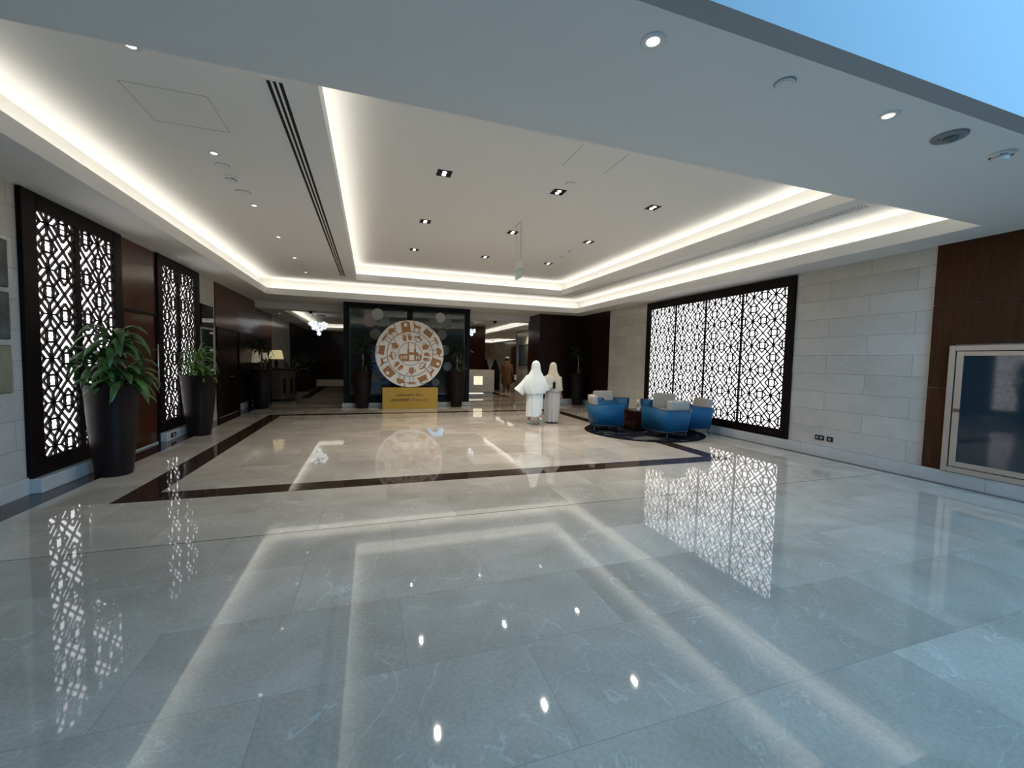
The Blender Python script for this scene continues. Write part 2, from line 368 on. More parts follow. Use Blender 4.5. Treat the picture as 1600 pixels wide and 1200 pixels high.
for z0_, z1_ in ((.19, 1.34), (1.34, 2.52), (2.52, H0)):
    if z0_ > 2: m.box(XR-.03, XR, -4, 3.81, z0_+g, z1_)
    elif z0_ < 1: m.box(XR-.03, XR, 3.55, 3.81, z0_, z1_-g); m.box(XR-.03, XR, -4, 1.3, z0_, z1_-g)
    else: m.box(XR-.03, XR, 3.55, 3.81, z0_+g, z1_-g); m.box(XR-.03, XR, -4, 3.55, 1.96, z1_-g); m.box(XR-.03, XR, -4, 1.3, 1.35, 1.96)
struct('trim_12', m, WALNUT)
# skirtings
struct('baseboard_right', B(XR-.045, XR, -4, 12.5, 0, .185), BASEM)
struct('baseboard_right_rear', B(XR-.045, XR, 12.5, 14.46, 0, .185), BASEM)
m = MB().box(XL, XL+.02, -4, 6.02, 0, .19).box(XL, XL+.02, 10.92, 11.96, 0, .19).box(XL, XL+.03, 13.86, 27.9, 0, .19)
struct('baseboard_left', m, BASEM)
m = MB().box(XL, XL+.13, 6.02, 7.92, 0, .17).box(XL, XL+.13, 9.03, 10.92, 0, .17); struct('trim_13', m, BASEM, bevel=.012)
struct('trim_14', B(XL, XL+.02, 7.92, 9.03, 0, .03), BASEM)

# doors
def make_door(idx, y0, y1, ztop, hy):
    d = root_struct('door_%d' % idx)
    mb = MB()
    n = 2 if y1-y0 > 1.5 else 1; W = (y1-y0-.10)/n
    for i in range(n): mb.box(XL-.0, XL+.012, y0+.05+i*W+.002, y0+.05+(i+1)*W-.002, .02, ztop-.05)
    struct('door_leaf', mb, MAHOGD if n == 2 else MAHOG, d)
    mb = MB().box(XL, XL+.035, y0, y0+.05, 0, ztop).box(XL, XL+.035, y1-.05, y1, 0, ztop).box(XL, XL+.035, y0+.05, y1-.05, ztop-.05, ztop)
    struct('door_frame', mb, WENGE, d)
    if n == 1:
        mb = MB().tube([(XL+.085, hy, .98), (XL+.085, hy, 1.76)], .015, 12)
        for z in (1.08, 1.66): mb.tube([(XL+.01, hy, z), (XL+.085, hy, z)], .008, 8)
    else:
        mb = MB().tube([(XL+.07, hy, 1.02), (XL+.07, hy+.16, 1.02)], .01, 8).tube([(XL+.01, hy, 1.02), (XL+.07, hy, 1.02)], .01, 8)
    mb.build('door_handle', STEEL, d, smooth=True)
make_door(1, 7.92, 9.03, 2.29, 8.88); make_door(2, 12.0, 13.84, 2.27, 12.98)

# ------------------------------------------------------------------ lattice light screens
def lattice_segs(p):
    """segments of one repeat, centred on a star"""
    d = .29*p; h = p/2; q = d/2; S = []
    S += [((-h, -h), (h, h)), ((-h, h), (h, -h))]
    for cx, cy_ in ((h, 0), (0, h)):
        S += [((cx+d, cy_), (cx, cy_+d)), ((cx, cy_+d), (cx-d, cy_)), ((cx-d, cy_), (cx, cy_-d)), ((cx, cy_-d), (cx+d, cy_))]
        a, b_, c_ = q, .118*p, .05*p
        for k in range(4):
            co, si = (1, 0, -1, 0)[k], (0, 1, 0, -1)[k]
            R_ = lambda x, y: (cx+co*x-si*y, cy_+si*x+co*y)
            pts = [R_(a, -a), R_(b_, -c_*1.2), R_(b_+.018*p, 0), R_(b_, c_*1.2), R_(a, a)]
            S += list(zip(pts[:-1], pts[1:]))
    for sx in (1, -1):
        for sy_ in (1, -1): S.append(((sx*(h-q), sy_*q), (sx*q, sy_*(h-q))))
    S += [((0, 0), (h-d, 0)), ((0, 0), (d-h, 0)), ((0, 0), (0, h-d)), ((0, 0), (0, d-h))]
    return S
def clip(a, b_, x0, x1, y0, y1):
    t0, t1 = 0., 1.; dx, dy = b_[0]-a[0], b_[1]-a[1]
    for p_, q_ in ((-dx, a[0]-x0), (dx, x1-a[0]), (-dy, a[1]-y0), (dy, y1-a[1])):
        if abs(p_) < 1e-9:
            if q_ < 0: return None
        else:
            r = q_/p_
            if p_ < 0: t0 = max(t0, r)
            else: t1 = min(t1, r)
    if t1-t0 < 1e-4: return None
    return (a[0]+t0*dx, a[1]+t0*dy), (a[0]+t1*dx, a[1]+t1*dy)
def lattice(mb, X, sgn, u0, u1, z0, z1, cu, cz, p, wd, dep):
    S = lattice_segs(p)
    i0, i1 = int((u0-cu)/p)-2, int((u1-cu)/p)+2; j0, j1 = int((z0-cz)/p)-2, int((z1-cz)/p)+2
    def bar(a, b_, wd):
        dx, dy = b_[0]-a[0], b_[1]-a[1]; L = math.hypot(dx, dy)
        if L < 1e-4: return
        nx, ny = -dy/L*wd/2, dx/L*wd/2; ex, ey = dx/L*wd*.3, dy/L*wd*.3
        q_ = [(a[0]-ex+nx, a[1]-ey+ny), (b_[0]+ex+nx, b_[1]+ey+ny), (b_[0]+ex-nx, b_[1]+ey-ny), (a[0]-ex-nx, a[1]-ey-ny)]
        vs_ = [(X, u, z) for u, z in q_]+[(X+sgn*dep, u, z) for u, z in q_]
        mb.add(vs_, [(0, 1, 5, 4), (1, 2, 6, 5), (2, 3, 7, 6), (3, 0, 4, 7), (4, 5, 6, 7)])
    for i in range(i0, i1+1):
        for j in range(j0, j1+1):
            for a, b_ in S:
                ox, oz = cu+i*p, cz+j*p
                c_ = clip((a[0]+ox, a[1]+oz), (b_[0]+ox, b_[1]+oz), u0, u1, z0, z1)
                if c_: bar(*c_, wd)
            # small boss where the star bars meet
            if u0 < cu+i*p < u1 and z0 < cz+j*p < z1:
                oz = cz+j*p; ou = cu+i*p; bar((ou-wd*.85, oz), (ou+wd*.85, oz), wd*1.7)
    j = j0
    for j in range(j0, j1+1):
        if j % 3 == 0 and z0 < cz+j*p < z1: bar((u0, cz+j*p), (u1, cz+j*p), wd*.45)
def screen(label, X, sgn, y0, y1, z0, z1, iy0, iy1, iz0, iz1, pans, p, cz, wd, dep, mull):
    t = thing('lattice_screen', label, 'screen', (X, (y0+y1)/2, z0))
    def L(mb): 
        mb.v = [(a-X, b_-(y0+y1)/2, c_-z0) for a, b_, c_ in mb.v]; return mb
    xa, xb = sorted((X, X+sgn*.05))
    mb = MB().box(xa, xb, y0, iy0, z0, z1).box(xa, xb, iy1, y1, z0, z1).box(xa, xb, iy0, iy1, z0, iz0).box(xa, xb, iy0, iy1, iz1, z1)
    L(mb).build('frame', WENGE, t, bevel=.004, bsegs=1)
    for (a, b_) in mull: L(MB().box(*sorted((X+sgn*.006, X+sgn*.045)), a, b_, iz0, iz1)).build('mullion', WENGE, t)
    for (a, b_, cu) in pans:
        mb = MB(); lattice(mb, X+sgn*.012, sgn, a, b_, iz0, iz1, cu, cz, p, wd, dep); L(mb).build('lattice_panel', LATT, t, recalc=False)
    L(MB().box(*sorted((X, X+sgn*.005)), iy0, iy1, iz0, iz1)).build('light_panel', PANEL, t)
W4 = (10.25-6.06-3*.035)/4
pans = []; mull = []
for k in range(4):
    a = 6.06+k*(W4+.035); pans.append((a, a+W4, a+W4/4)); 
    if k < 3: mull.append((a+W4, a+W4+.035))
screen('wide backlit white lattice screen of four panels in a dark frame, behind the blue armchairs', XR, -1, 5.90, 10.43, .185, 3.345, 6.06, 10.25, .36, 3.155, pans, W4/2, 2.03, .019, .02, mull)
screen('tall backlit lattice screen nearest the front on the left wall, beside wall art', XL, 1, 6.02, 7.92, .17, H0-.01, 6.23, 7.71, .37, 3.18, [(6.23, 6.87, 6.43), (6.97, 7.71, 7.39)], .522, 1.51, .0175, .024, [(6.87, 6.97)])
screen('backlit lattice screen between the tall mahogany door and the marble strip, left wall', XL, 1, 9.03, 10.92, .17, H0-.01, 9.2, 10.68, .37, 3.2, [(9.2, 9.84, 9.42), (9.94, 10.68, 10.38)], .522, 1.51, .0175, .024, [(9.84, 9.94)])

# ------------------------------------------------------------------ wall things
for k, (z0, z1, mt, lb) in enumerate(((2.25, 2.74, ART1, 'square grey mottled art tile, topmost of three on left marble wall'), (1.71, 2.20, ART1, 'square dark speckled art tile, middle of three on left marble wall'), (1.15, 1.65, ART2, 'square olive beige art tile, lowest of three on left marble wall'))):
    t = thing('wall_art_tile', lb, 'picture', (XL, 5.60, z0), group='art tiles on the left marble wall')
    B(0, .018, -.25, .25, 0, z1-z0).build('backing_board', BLACK, t); B(.018, .03, -.245, .245, .005, z1-z0-.005).build('art_surface', mt, t, bevel=.003)
t = thing('wall_display', 'flat black display mounted on marble strip above a dark notice board', 'screen', (XL, 11.37, 2.22))
B(0, .05, -.37, .37, 0, .5).build('housing', BLACK, t, bevel=.01); B(.05, .054, -.34, .34, .03, .47).build('glass_face', GLASSD, t)
t = thing('notice_board', 'tall dark notice board with small white plates, beneath the black display', 'board', (XL+.001, 11.42, 1.05))
B(0, .04, -.3, .3, 0, 1.12).build('board', GLASSD, t, bevel=.006)
for z in (.16, .62, 1.02): B(.04, .05, .08, .28, z, z+.05).build('plate', WHITEP, t)
for dy, wl, n, lb in ((5.31, .155, 2, 'wider dark socket plate with two outlets low on the right marble wall'), (5.13, .10, 1, 'narrower dark socket plate low on the right marble wall, nearer the steel cabinet')):
    t = thing('wall_socket', lb, 'socket', (XR, dy, .29), group='sockets on the right wall')
    B(-.012, 0, -wl/2, wl/2, 0, .085).build('plate', BLACK, t, bevel=.003)
    for i in range(n): u = (i-(n-1)/2)*.07; B(-.016, -.012, u-.022, u+.022, .02, .065).build('outlet', GREYP, t)
t = thing('floor_box_socket', 'dark rectangular socket set in plinth below the second left lattice screen', 'socket', (XL+.13, 9.28, .05))
B(0, .008, -.10, .10, 0, .085).build('plate', BLACK, t, bevel=.002); B(.008, .011, -.05, .05, .02, .065).build('outlet', GREYP, t)
# steel framed cabinet
t = thing('steel_glass_cabinet', 'steel framed glass cabinet door set in walnut panelling at right edge', 'cabinet', (XR-.03, 2.43, .19))
m = MB(); o_, i_, z1 = 1.155, 1.085, 1.75
m.box(-.03, .02, -o_, -i_, 0, z1).box(-.03, .02, i_, o_, 0, z1).box(-.03, .02, -i_, i_, 0, .07).box(-.03, .02, -i_, i_, z1-.07, z1); m.build('outer_frame', STEEL, t, bevel=.003)
dr = B(-.008, .015, -1.0, 1.0, .15, z1-.14).build('glass_door', GLASSC, t)
m = MB(); a = 1.075; b_ = 1.0
m.box(-.024, .02, -a, -b_, .08, z1-.08).box(-.024, .02, b_, a, .08, z1-.08).box(-.024, .02, -b_, b_, .08, .15).box(-.024, .02, -b_, b_, z1-.14, z1-.08); m.build('door_frame', STEEL, dr, bevel=.003)
MB().tube([(-.024, 1.02, .86), (-.055, 1.02, .86)], .012, 10).box(-.062, -.05, .985, 1.055, .835, .885).build('latch', CHROME, dr)
B(.0, .03, -1.15, 1.15, 0.005, z1-.005).build('back_panel', BLACK, t)

# ------------------------------------------------------------------ glass partition, disc and plinth
PX0, PX1, PY = -.86, 3.27, 14.5
t = thing('glass_partition', 'dark glass partition in a black frame behind the round disc sign', 'partition', ((PX0+PX1)/2, PY, 0))
hw = (PX1-PX0)/2
m = MB().box(-hw, -hw+.13, -.08, .12, .12, H0).box(hw-.13, hw, -.08, .12, .12, H0).box(-hw+.13, hw-.13, -.08, .12, H0-.10, H0).box(-hw+.13, hw-.13, -.08, .12, .12, .30).box(-.035, .055, -.08, .12, .30, H0-.10)
m.build('frame', BLACK, t, bevel=.004)
m = MB().box(-hw-.04, hw+.04, -.14, .16, 0, .12); m.build('plinth', BASEM, t, bevel=.006)
gl = MB()
def wavy(mb, x0, x1, z0, z1, y, nx, nz):
    vs_ = []; fs = []
    for j in range(nz+1):
        for i in range(nx+1):
            x = x0+(x1-x0)*i/nx; z = z0+(z1-z0)*j/nz
            vs_.append((x, y+.0016*math.sin(3.1*x+.8*z)+.001*math.sin(2.3*z+x), z))
    for j in range(nz):
        for i in range(nx): a = j*(nx+1)+i; fs.append((a, a+1, a+nx+2, a+nx+1))
    mb.add(vs_, fs)
wavy(gl, -hw+.13, -.035, .3, H0-.1, -.03, 24, 24); wavy(gl, .055, hw-.13, .3, H0-.1, -.03, 24, 24)
g = gl.build('glass_sheet', GLASSD, t, smooth=True, recalc=False)
md = g.modifiers.new('th', 'SOLIDIFY'); md.thickness = .01; md.offset = 0
cx0 = (PX0+PX1)/2
for x, z, r, mt in ((.18, 3.03, .185, DOT), (-.06, 2.81, .21, DOTP), (.40, 2.85, .155, DOTB), (.12, 2.38, .178, DOTB), (2.23, 3.02, .174, DOT), (2.01, 2.89, .12, DOTB), (2.47, 2.82, .187, DOTB), (2.29, 2.44, .165, DOTB), (2.40, 1.92, .17, DOTB), (-.30, 1.0, .17, DOTB), (.14, .95, .18, DOTB), (2.09, .80, .135, DOTB), (2.5, 1.35, .15, DOTB)):
    c_ = MB().lathe([(r, 0), (r, .004)], 36).build('etched_dot', mt, t); c_.rotation_euler = (PI/2, 0, 0); c_.location = (x-cx0, -.036-.0011*(len(t.children) % 5), z)

# plinth sign
SX0, SX1, SY = .32, 2.05, 13.62
t = thing('yellow_sign_plinth', 'low yellow plinth board lettered with the hotel name, under the disc', 'sign', ((SX0+SX1)/2, SY, 0))
W = SX1-SX0
B(-W/2, W/2, 0, .42, 0, .67).build('plinth_box', YEL, t, bevel=.006)
def text(body, size, loc, mat, parent, name, ext=.003, align='CENTER', sx=1., rot=(PI/2, 0, 0), offset=0):
    cu = bpy.data.curves.new(name, 'FONT'); cu.body = body; cu.size = size; cu.extrude = ext; cu.align_x = align; cu.offset = offset
    o = bpy.data.objects.new(name, cu); C.objects.link(o)
    bpy.context.view_layer.update()
    me = bpy.data.meshes.new_from_object(o.evaluated_get(bpy.context.evaluated_depsgraph_get()))
    bpy.data.objects.remove(o); me.name = name; me.materials.clear(); me.materials.append(mat)
    q = bpy.data.objects.new(name, me); C.objects.link(q); q.location = loc; q.rotation_euler = rot; q.scale = (sx, 1, 1)
    if parent: q.parent = parent
    return q
text('swissôtel', .150, (-.60, -.004, .245), INK, t, 'hotel_name_lettering', align='LEFT')
text('M', .135, (.035, -.004, .245), ORG, t, 'city_name_lettering', align='LEFT')
text('AKKAH', .108, (.155, -.004, .245), ORG, t, 'city_name_lettering', align='LEFT', sx=1.15)
text('\uFEDE\uFEF4\uFE97\uFEEE\uFEB4\uFEF3\uFEEE\uFEB3', .125, (-.46, -.004, .42), INK, t, 'arabic_lettering', align='LEFT')
text('\uFE94\uFEDC\u0640\u0640\uFEE3', .125, (.16, -.004, .42), INK, t, 'arabic_lettering', align='LEFT')
MB().prism([(0, -.03), (.03, 0), (0, .03), (-.03, 0)], lambda u, v, d_: (u+.085, -.004-d_, v+.455), .004).build('diamond_mark', ORG, t)

# disc sign
DR = 1.07; DC = Vector((1.17, 13.72, 1.745))
t = thing('round_disc_sign', 'large cream round disc printed with orange camels and palms, standing on yellow plinth', 'sign', (DC.x, DC.y, .67))
dz = DC.z-.67
o = MB().lathe([(DR-.01, 0), (DR, .01), (DR, .07), (DR-.01, .08)], 96).build('disc', DISC, t); o.rotation_euler = (PI/2, 0, 0); o.location = (0, .08, dz)
yf = -.002
def fr_at(ang=None, rad=0, s=1, cx_=0, cz_=0):
    """frame on the disc face; figures stand with their heads outward"""
    if ang is not None:
        a = math.radians(ang); ox, oz = rad*math.sin(a), rad*math.cos(a)
        ux, uz = math.cos(a), -math.sin(a); vx, vz = math.sin(a), math.cos(a)
    else: ox, oz, ux, uz, vx, vz = cx_, cz_, 1, 0, 0, 1
    return lambda u, v, d_: (ox+s*(u*ux+v*vx), yf-d_, dz+oz+s*(u*uz+v*vz))
mo, ln = MB(), MB()
def ringline(mb, r, w_, n=90):
    vs_ = []; fs = []
    for k in range(n):
        a = 2*PI*k/n
        for rr, y in ((r-w_/2, yf), (r+w_/2, yf), (r+w_/2, yf-.005), (r-w_/2, yf-.005)): vs_.append((rr*math.sin(a), y, dz+rr*math.cos(a)))
    for k in range(n):
        a = 4*k; b_ = 4*((k+1) % n)
        for i in range(4): fs.append((a+i, a+(i+1) % 4, b_+(i+1) % 4, b_+i))
    mb.add(vs_, fs)
ringline(ln, .712, .018); ringline(ln, .365, .014)
def stroke(mb, pts, fr, w_, d=.005):
    for a, b_ in zip(pts[:-1], pts[1:]):
        dx, dy = b_[0]-a[0], b_[1]-a[1]; L = math.hypot(dx, dy) or 1; nx, ny = -dy/L*w_/2, dx/L*w_/2
        mb.prism([(a[0]+nx, a[1]+ny), (b_[0]+nx, b_[1]+ny), (b_[0]-nx, b_[1]-ny), (a[0]-nx, a[1]-ny)], fr, d)
def camel(fr, flip=1):
    f = lambda u, v, d_: fr(flip*u, v, d_)
    mo.prism([(-.10, -.02), (-.12, .05), (-.09, .11), (-.04, .14), (.0, .15), (.05, .11), (.09, .10), (.10, .02), (.04, -.02), (-.04, .0)], f, .005)
    stroke(mo, [(.09, .07), (.13, .03), (.155, .10), (.16, .17)], f, .028); stroke(ln, [(.155, .17), (.195, .165)], f, .022)
    for x in (-.09, -.05, .05, .085): stroke(ln, [(x, .01), (x+.012, -.06), (x-.004, -.13)], f, .012)
    stroke(ln, [(-.12, .06), (-.14, 0)], f, .010)
def goat(fr, flip=1):
    f = lambda u, v, d_: fr(flip*u, v, d_)
    mo.prism([(-.09, 0), (-.09, .06), (.06, .07), (.11, .12), (.13, .10), (.08, 0)], f, .005); stroke(ln, [(.11, .12), (.15, .19), (.10, .20)], f, .012)
    for x in (-.08, -.05, .05, .075): stroke(ln, [(x, .0), (x-.01, -.11)], f, .011)
def arch(fr, w_=.26, h=.30):
    pts = [(-w_/2, -h/2), (-w_/2, h*.3)]+[(w_/2*math.cos(PI-PI*k/8)*1.0, h*.3+h*.2*math.sin(PI*k/8)) for k in range(1, 8)]+[(w_/2, h*.3), (w_/2, -h/2)]
    hole = [(-.045, h*.02), (-.045, h*.34), (.045, h*.34), (.045, h*.02)]
    mo.prism(pts, fr, .005); return hole
def basket(fr):
    mo.prism([(-.14, -.07), (-.12, .09), (.12, .09), (.14, -.07)], fr, .005)
    for x in (-.07, 0, .07): stroke(ln, [(x*1.1, -.07), (x, .09)], fr, .010)
    stroke(ln, [(-.12, .09), (-.08, .15), (0, .17), (.08, .15), (.12, .09)], fr, .012)
def palm(fr, dx=0, s=1):
    stroke(ln, [(dx, -.18*s), (dx*.9+.01, .06*s)], fr, .014)
    for k in range(7):
        a = math.radians(-20+k*220/6); stroke(mo, [(dx+.01, .06*s), (dx+.01+.06*math.cos(a), .07*s+.05*math.sin(a)), (dx+.01+.10*math.cos(a), .05*s+.045*math.sin(a))], fr, .015)
for a, fl in ((-39, 1), (84, 1), (199, -1)): camel(fr_at(a, .86, 1.05), fl)
goat(fr_at(14, .86, 1.2), -1); goat(fr_at(129, .86, 1.1)); goat(fr_at(253.7, .86, 1.05), -1)
dh = MB()
for a, w_, h in ((-9.5, .28, .34), (108.7, .28, .31), (228.6, .34, .26)):
    fr = fr_at(a, .875, 1); hole = arch(fr, w_, h); f2 = (lambda fr: (lambda u, v, d_: fr(u, v, d_+.0071)))(fr); dh.prism(hole, f2, .003)
for a in (39, 153, 277): basket(fr_at(a, .87, 1.1))
for a in (61, 176, 302):
    fr = fr_at(a, .87, 1); palm(fr, -.055, .9); palm(fr, .06, .8)
def hand(fr, flip):
    f = lambda u, v, d_: fr(flip*u, v, d_)
    mo.prism([(-.05, -.12), (-.06, .01), (-.045, .04), (.045, .04), (.055, -.12)], f, .005)
    for x, h in ((-.045, .10), (-.015, .13), (.015, .12), (.042, .09)): stroke(mo, [(x, .02), (x*1.15, h)], f, .019)
    stroke(mo, [(.05, -.06), (.10, .01)], f, .02)
for a in (-11, 99, 223):
    fr = fr_at(a, .54, .92); hand((lambda fr: (lambda u, v, d_: fr(u-.085, v, d_)))(fr), -1); hand((lambda fr: (lambda u, v, d_: fr(u+.085, v, d_)))(fr), 1)
def jug(fr):
    mo.prism([(-.06, -.12), (-.10, -.02), (-.09, .05), (-.03, .09), (-.035, .13), (.035, .13), (.03, .09), (.08, .05), (.09, -.02), (.05, -.12)], fr, .005)
    stroke(ln, [(.08, .04), (.15, .08), (.17, .13)], fr, .014); stroke(ln, [(-.09, .05), (-.15, .04), (-.14, -.04), (-.10, -.06)], fr, .012)
for a in (64, 176, 299): jug(fr_at(a, .54, .95))
def leaves(fr):
    for k, (x, y, r) in enumerate(((-.08, .03, 20), (0, .07, 90), (.09, .03, 150), (-.05, -.08, -30), (.06, -.08, 200))):
        c_, s_ = math.cos(math.radians(r)), math.sin(math.radians(r)); pts = [(.075*math.cos(q), .03*math.sin(q)) for q in [PI*2*i/10 for i in range(10)]]
        (mo if k < 3 else ln).prism([(x+c_*u-s_*v, y+s_*u+c_*v) for u, v in pts], fr, .005)
        if k >= 3: dh.prism([(x+c_*u*.7-s_*v*.6, y+s_*u*.7+c_*v*.6) for u, v in pts], lambda u, v, d_, fr=fr: fr(u, v, d_+.0071), .003)
for a in (26, 133, 263): leaves(fr_at(a, .545, .95))
fr = fr_at(None, 0, 1, .03, 0)
mo.prism([(-.37, -.12), (-.37, 0), (.30, 0), (.34, -.12), (.28, -.22), (-.28, -.24)], fr, .005)
mo.prism([(-.12, 0), (-.12, .06), (.22, .06), (.22, 0)], fr, .005)
for x in (-.09, .12):
    mo.prism([(x-.035, 0), (x-.03, .16), (x-.015, .17), (x-.014, .27), (x-.022, .28), (x-.008, .33), (x, .40), (x+.008, .33), (x+.022, .28), (x+.014, .27), (x+.015, .17), (x+.03, .16), (x+.035, 0)], fr, .005)
dh.prism([(-.06, -.20), (-.06, -.03), (.09, -.03), (.09, -.20)], lambda u, v, d_: fr(u, v, d_+.0071), .003)
for x in (-.3, -.22, -.15, .17, .24): dh.prism([(x-.018, -.16), (x-.018, -.07), (x, -.045), (x+.018, -.07), (x+.018, -.16)], lambda u, v, d_: fr(u, v, d_+.0071), .003)
mo.build('printed_motifs', MOTIF, t); ln.build('printed_outlines', LINE, t); dh.build('printed_cutouts', DISC, t)

# ------------------------------------------------------------------ planters
random.seed(4)
def leaf(mb, base, az, el, L, wd, droop, fold=.25, n=7):
    p = Vector(base); d = Vector((math.cos(az)*math.cos(el), math.sin(az)*math.cos(el), math.sin(el)))
    side = Vector((-math.sin(az), math.cos(az), 0)); st = L/n; vs_ = []; fs = []
    tw = random.uniform(-.3, .3)
    for i in range(n+1):
        u = i/n; w_ = wd*(math.sin(PI*min(1, (u*.92+.08)))**.7)*(1 if u < .99 else .1)
        upv = side.cross(d).normalized(); s2 = (side*math.cos(tw*u)+upv*math.sin(tw*u))
        vs_ += [p-s2*w_/2+upv*w_*fold, p, p+s2*w_/2+upv*w_*fold]
        p = p+d*st; d = (d+Vector((0, 0, -droop*st*(1+u*2)))).normalized()
    for i in range(n): a = 3*i; fs += [(a, a+1, a+4, a+3), (a+1, a+2, a+5, a+4)]
    mb.add(vs_, fs)
def planter_thing(label, loc, kind, mat, group, ph=1.19, rt_=.31, rb=.19, seed=1, name='potted_plant', x0=-9, x1=9, y1=9):
    random.seed(seed)
    t = thing(name, label, 'plant', loc, 0, group)
    pr = [(rb*.96, 0), (rb, .02), (rb+(rt_-rb)*.62, ph*.6), (rt_-.012, ph-.02), (rt_, ph-.008), (rt_, ph), (rt_-.02, ph), (rt_-.03, ph-.06)]
    MB().lathe(pr, 48, cap1=False).build('planter', POT, t, smooth=True)
    MB().lathe([(rt_-.035, ph-.08), (rt_-.035, ph-.05)], 32).build('soil', SOIL, t)
    z0 = ph-.06; fo = MB(); st = MB()
    def crown(c, n, L, wd, e0, e1, dr):
        for k in range(n):
            az = k*2.399+random.uniform(-.3, .3); el = e0+(e1-e0)*(k/n)+random.uniform(-.12, .12)
            leaf(fo, (c[0]+.02*math.cos(az), c[1]+.02*math.sin(az), c[2]-.10*(1-k/n)), az, el, L*random.uniform(.8, 1.12), wd*random.uniform(.8, 1.15), dr*random.uniform(.8, 1.2))
    if kind == 'corn':            # broad-leaved canes
        for (x, y, h, tilt) in ((.02, .0, .66, .02), (-.09, .05, .40, -.05), (.10, -.05, .20, .06)):
            st.tube([(x, y, z0-.03), (x+tilt*.5, y, z0+h*.5), (x+tilt, y, z0+h)], .028, 10)
            crown((x+tilt, y, z0+h), 22, .50, .10, .0, 1.2, 3.9)
        crown((-.10, -.04, z0+.10), 12, .42, .07, .2, 1.1, 3.4); crown((.12, .06, z0+.08), 12, .40, .07, .1, 1.0, 3.4)
    elif kind == 'spider':
        crown((0, 0, z0+.42), 34, .48, .03, .5, 1.35, 4.6); crown((.06, .0, z0+.12), 44, .34, .05, .1, 1.2, 3.8)
        crown((-.08, .03, z0+.2), 26, .36, .045, .2, 1.2, 3.8); st.tube([(0, 0, z0-.03), (0, 0, z0+.4)], .02, 8)
    elif kind == 'tree':
        st.tube([(0, 0, z0-.03), (.02, 0, z0+.4), (.0, 0, z0+.78)], .025, 10); st.tube([(.07, .03, z0-.03), (.12, .03, z0+.25)], .02, 8)
        crown((0, 0, z0+.80), 40, .46, .06, -.1, 1.25, 2.8); crown((.12, .03, z0+.28), 22, .34, .055, .0, 1.1, 3.0); crown((-.06, -.03, z0+.05), 14, .26, .05, .0, 1.0, 3.0)
    else:                          # feathery upright
        for k in range(46):
            az = k*2.399; leaf(fo, (.03*math.cos(az), .03*math.sin(az), z0), az, random.uniform(.7, 1.5), random.uniform(.5, 1.05), .035, 1.2)
        st.tube([(0, 0, z0-.03), (0, 0, z0+.3)], .02, 8)
    if loc[0] < -2: x0 = XL+.075-loc[0]
    def lim(p):
        x, y, z = p
        if x < x0: x = x0+(x0-x)*.35
        if x > x1: x = x1-(x-x1)*.35
        if y > y1: y = y1-(y-y1)*.35
        return (x, y, z)
    fo.v = [lim(p) for p in fo.v]
    st.build('stem', CANE, t, smooth=True); fo.build('foliage', mat, t, smooth=True, recalc=False)
    return t
GP = 'tall tapered dark planters'
planter_thing('broad leaved plant in tall tapered dark pot before the nearest left screen', (-3.20, 6.78, 0), 'corn', LEAF, GP, seed=3, rt_=.285)
planter_thing('spidery light green plant in tall dark pot before the second left lattice screen', (-3.23, 9.74, 0), 'spider', LEAFL, GP, seed=5)
planter_thing('dark palm-headed plant in tall pot beside the round disc, on its left', (-.28, 14.05, 0), 'tree', LEAFD, GP, seed=7, y1=.28)
planter_thing('dark leafy plant in tall pot beside the round disc, on its right', (2.74, 14.05, 0), 'tree', LEAFD, GP, seed=11, y1=.28)
planter_thing('dark plant in tall pot against mahogany far right corner, behind blue armchairs', (7.33, 14.02, 0), 'tree', LEAFD, GP, seed=13, x1=.29, y1=.38)
planter_thing('dark bushy plant in tall pot in front of the lamps by left wall', (-3.14, 14.25, 0), 'tree', LEAFD, GP, seed=17)
planter_thing('feathery upright plant just behind the curved desk and its lit lamp', (-3.05, 18.5, 0), 'feather', LEAFD, 'feathery plants in the rear passage', seed=19, ph=.9)
planter_thing('feathery yellow green plant in dark pot farther down the rear passage', (-3.05, 21.2, 0), 'feather', LEAF, 'feathery plants in the rear passage', seed=23, ph=1.15, rt_=.36, rb=.3)
planter_thing('feathery dark plant in a dark pot, farthest back in the rear passage', (-2.98, 23.3, 0), 'feather', LEAFD, 'feathery plants in the rear passage', seed=29, ph=1.15, rt_=.36, rb=.3)

# ------------------------------------------------------------------ desks and lamps, left rear
t = thing('console_table', 'dark console table against left wall carrying two cream shaded lamps', 'table', (-3.40, 15.35, 0))
B(-.19, .19, -.72, .72, .98, 1.03).build('table_top', WENGE, t, bevel=.005); 
for x in (-.15, .15):
    for y in (-.66, .66): B(x-.03, x+.03, y-.03, y+.03, 0, .98).build('leg', WENGE, t)
B(-.16, .16, -.68, .68, .12, .15).build('shelf', WENGE, t); B(-.17, .17, -.69, .69, .84, .97).build('drawer', WENGE, t)
t = thing('concierge_desk', 'curved tan concierge desk with dark top by left wall beyond dark pot', 'desk', (-3.12, 17.0, 0))
def dshape(r, n=20, back=.42): return [(-back, r)]+[(r*math.cos(PI/2-PI*k/n)*.95, r*math.sin(PI/2-PI*k/n)) for k in range(n+1)]+[(-back, -r)]
fz = lambda z: (lambda u, v, d_: (u, v, z+d_))
MB().prism(dshape(.50), fz(.06), 1.03).build('desk_body', WICK, t); MB().prism(dshape(.53), fz(1.09), .05).build('desk_top', WENGE, t); MB().prism(dshape(.46), fz(0), .06).build('toe_kick', WENGE, t)
for k in range(4):
    a = math.radians(-66+k*30); c_ = MB().box(-.004, .008, -.05, .05, .25, .80).build('slot_panel', BLACK, t); c_.location = (.475*math.cos(a), .50*math.sin(a), 0); c_.rotation_euler = (0, 0, a)
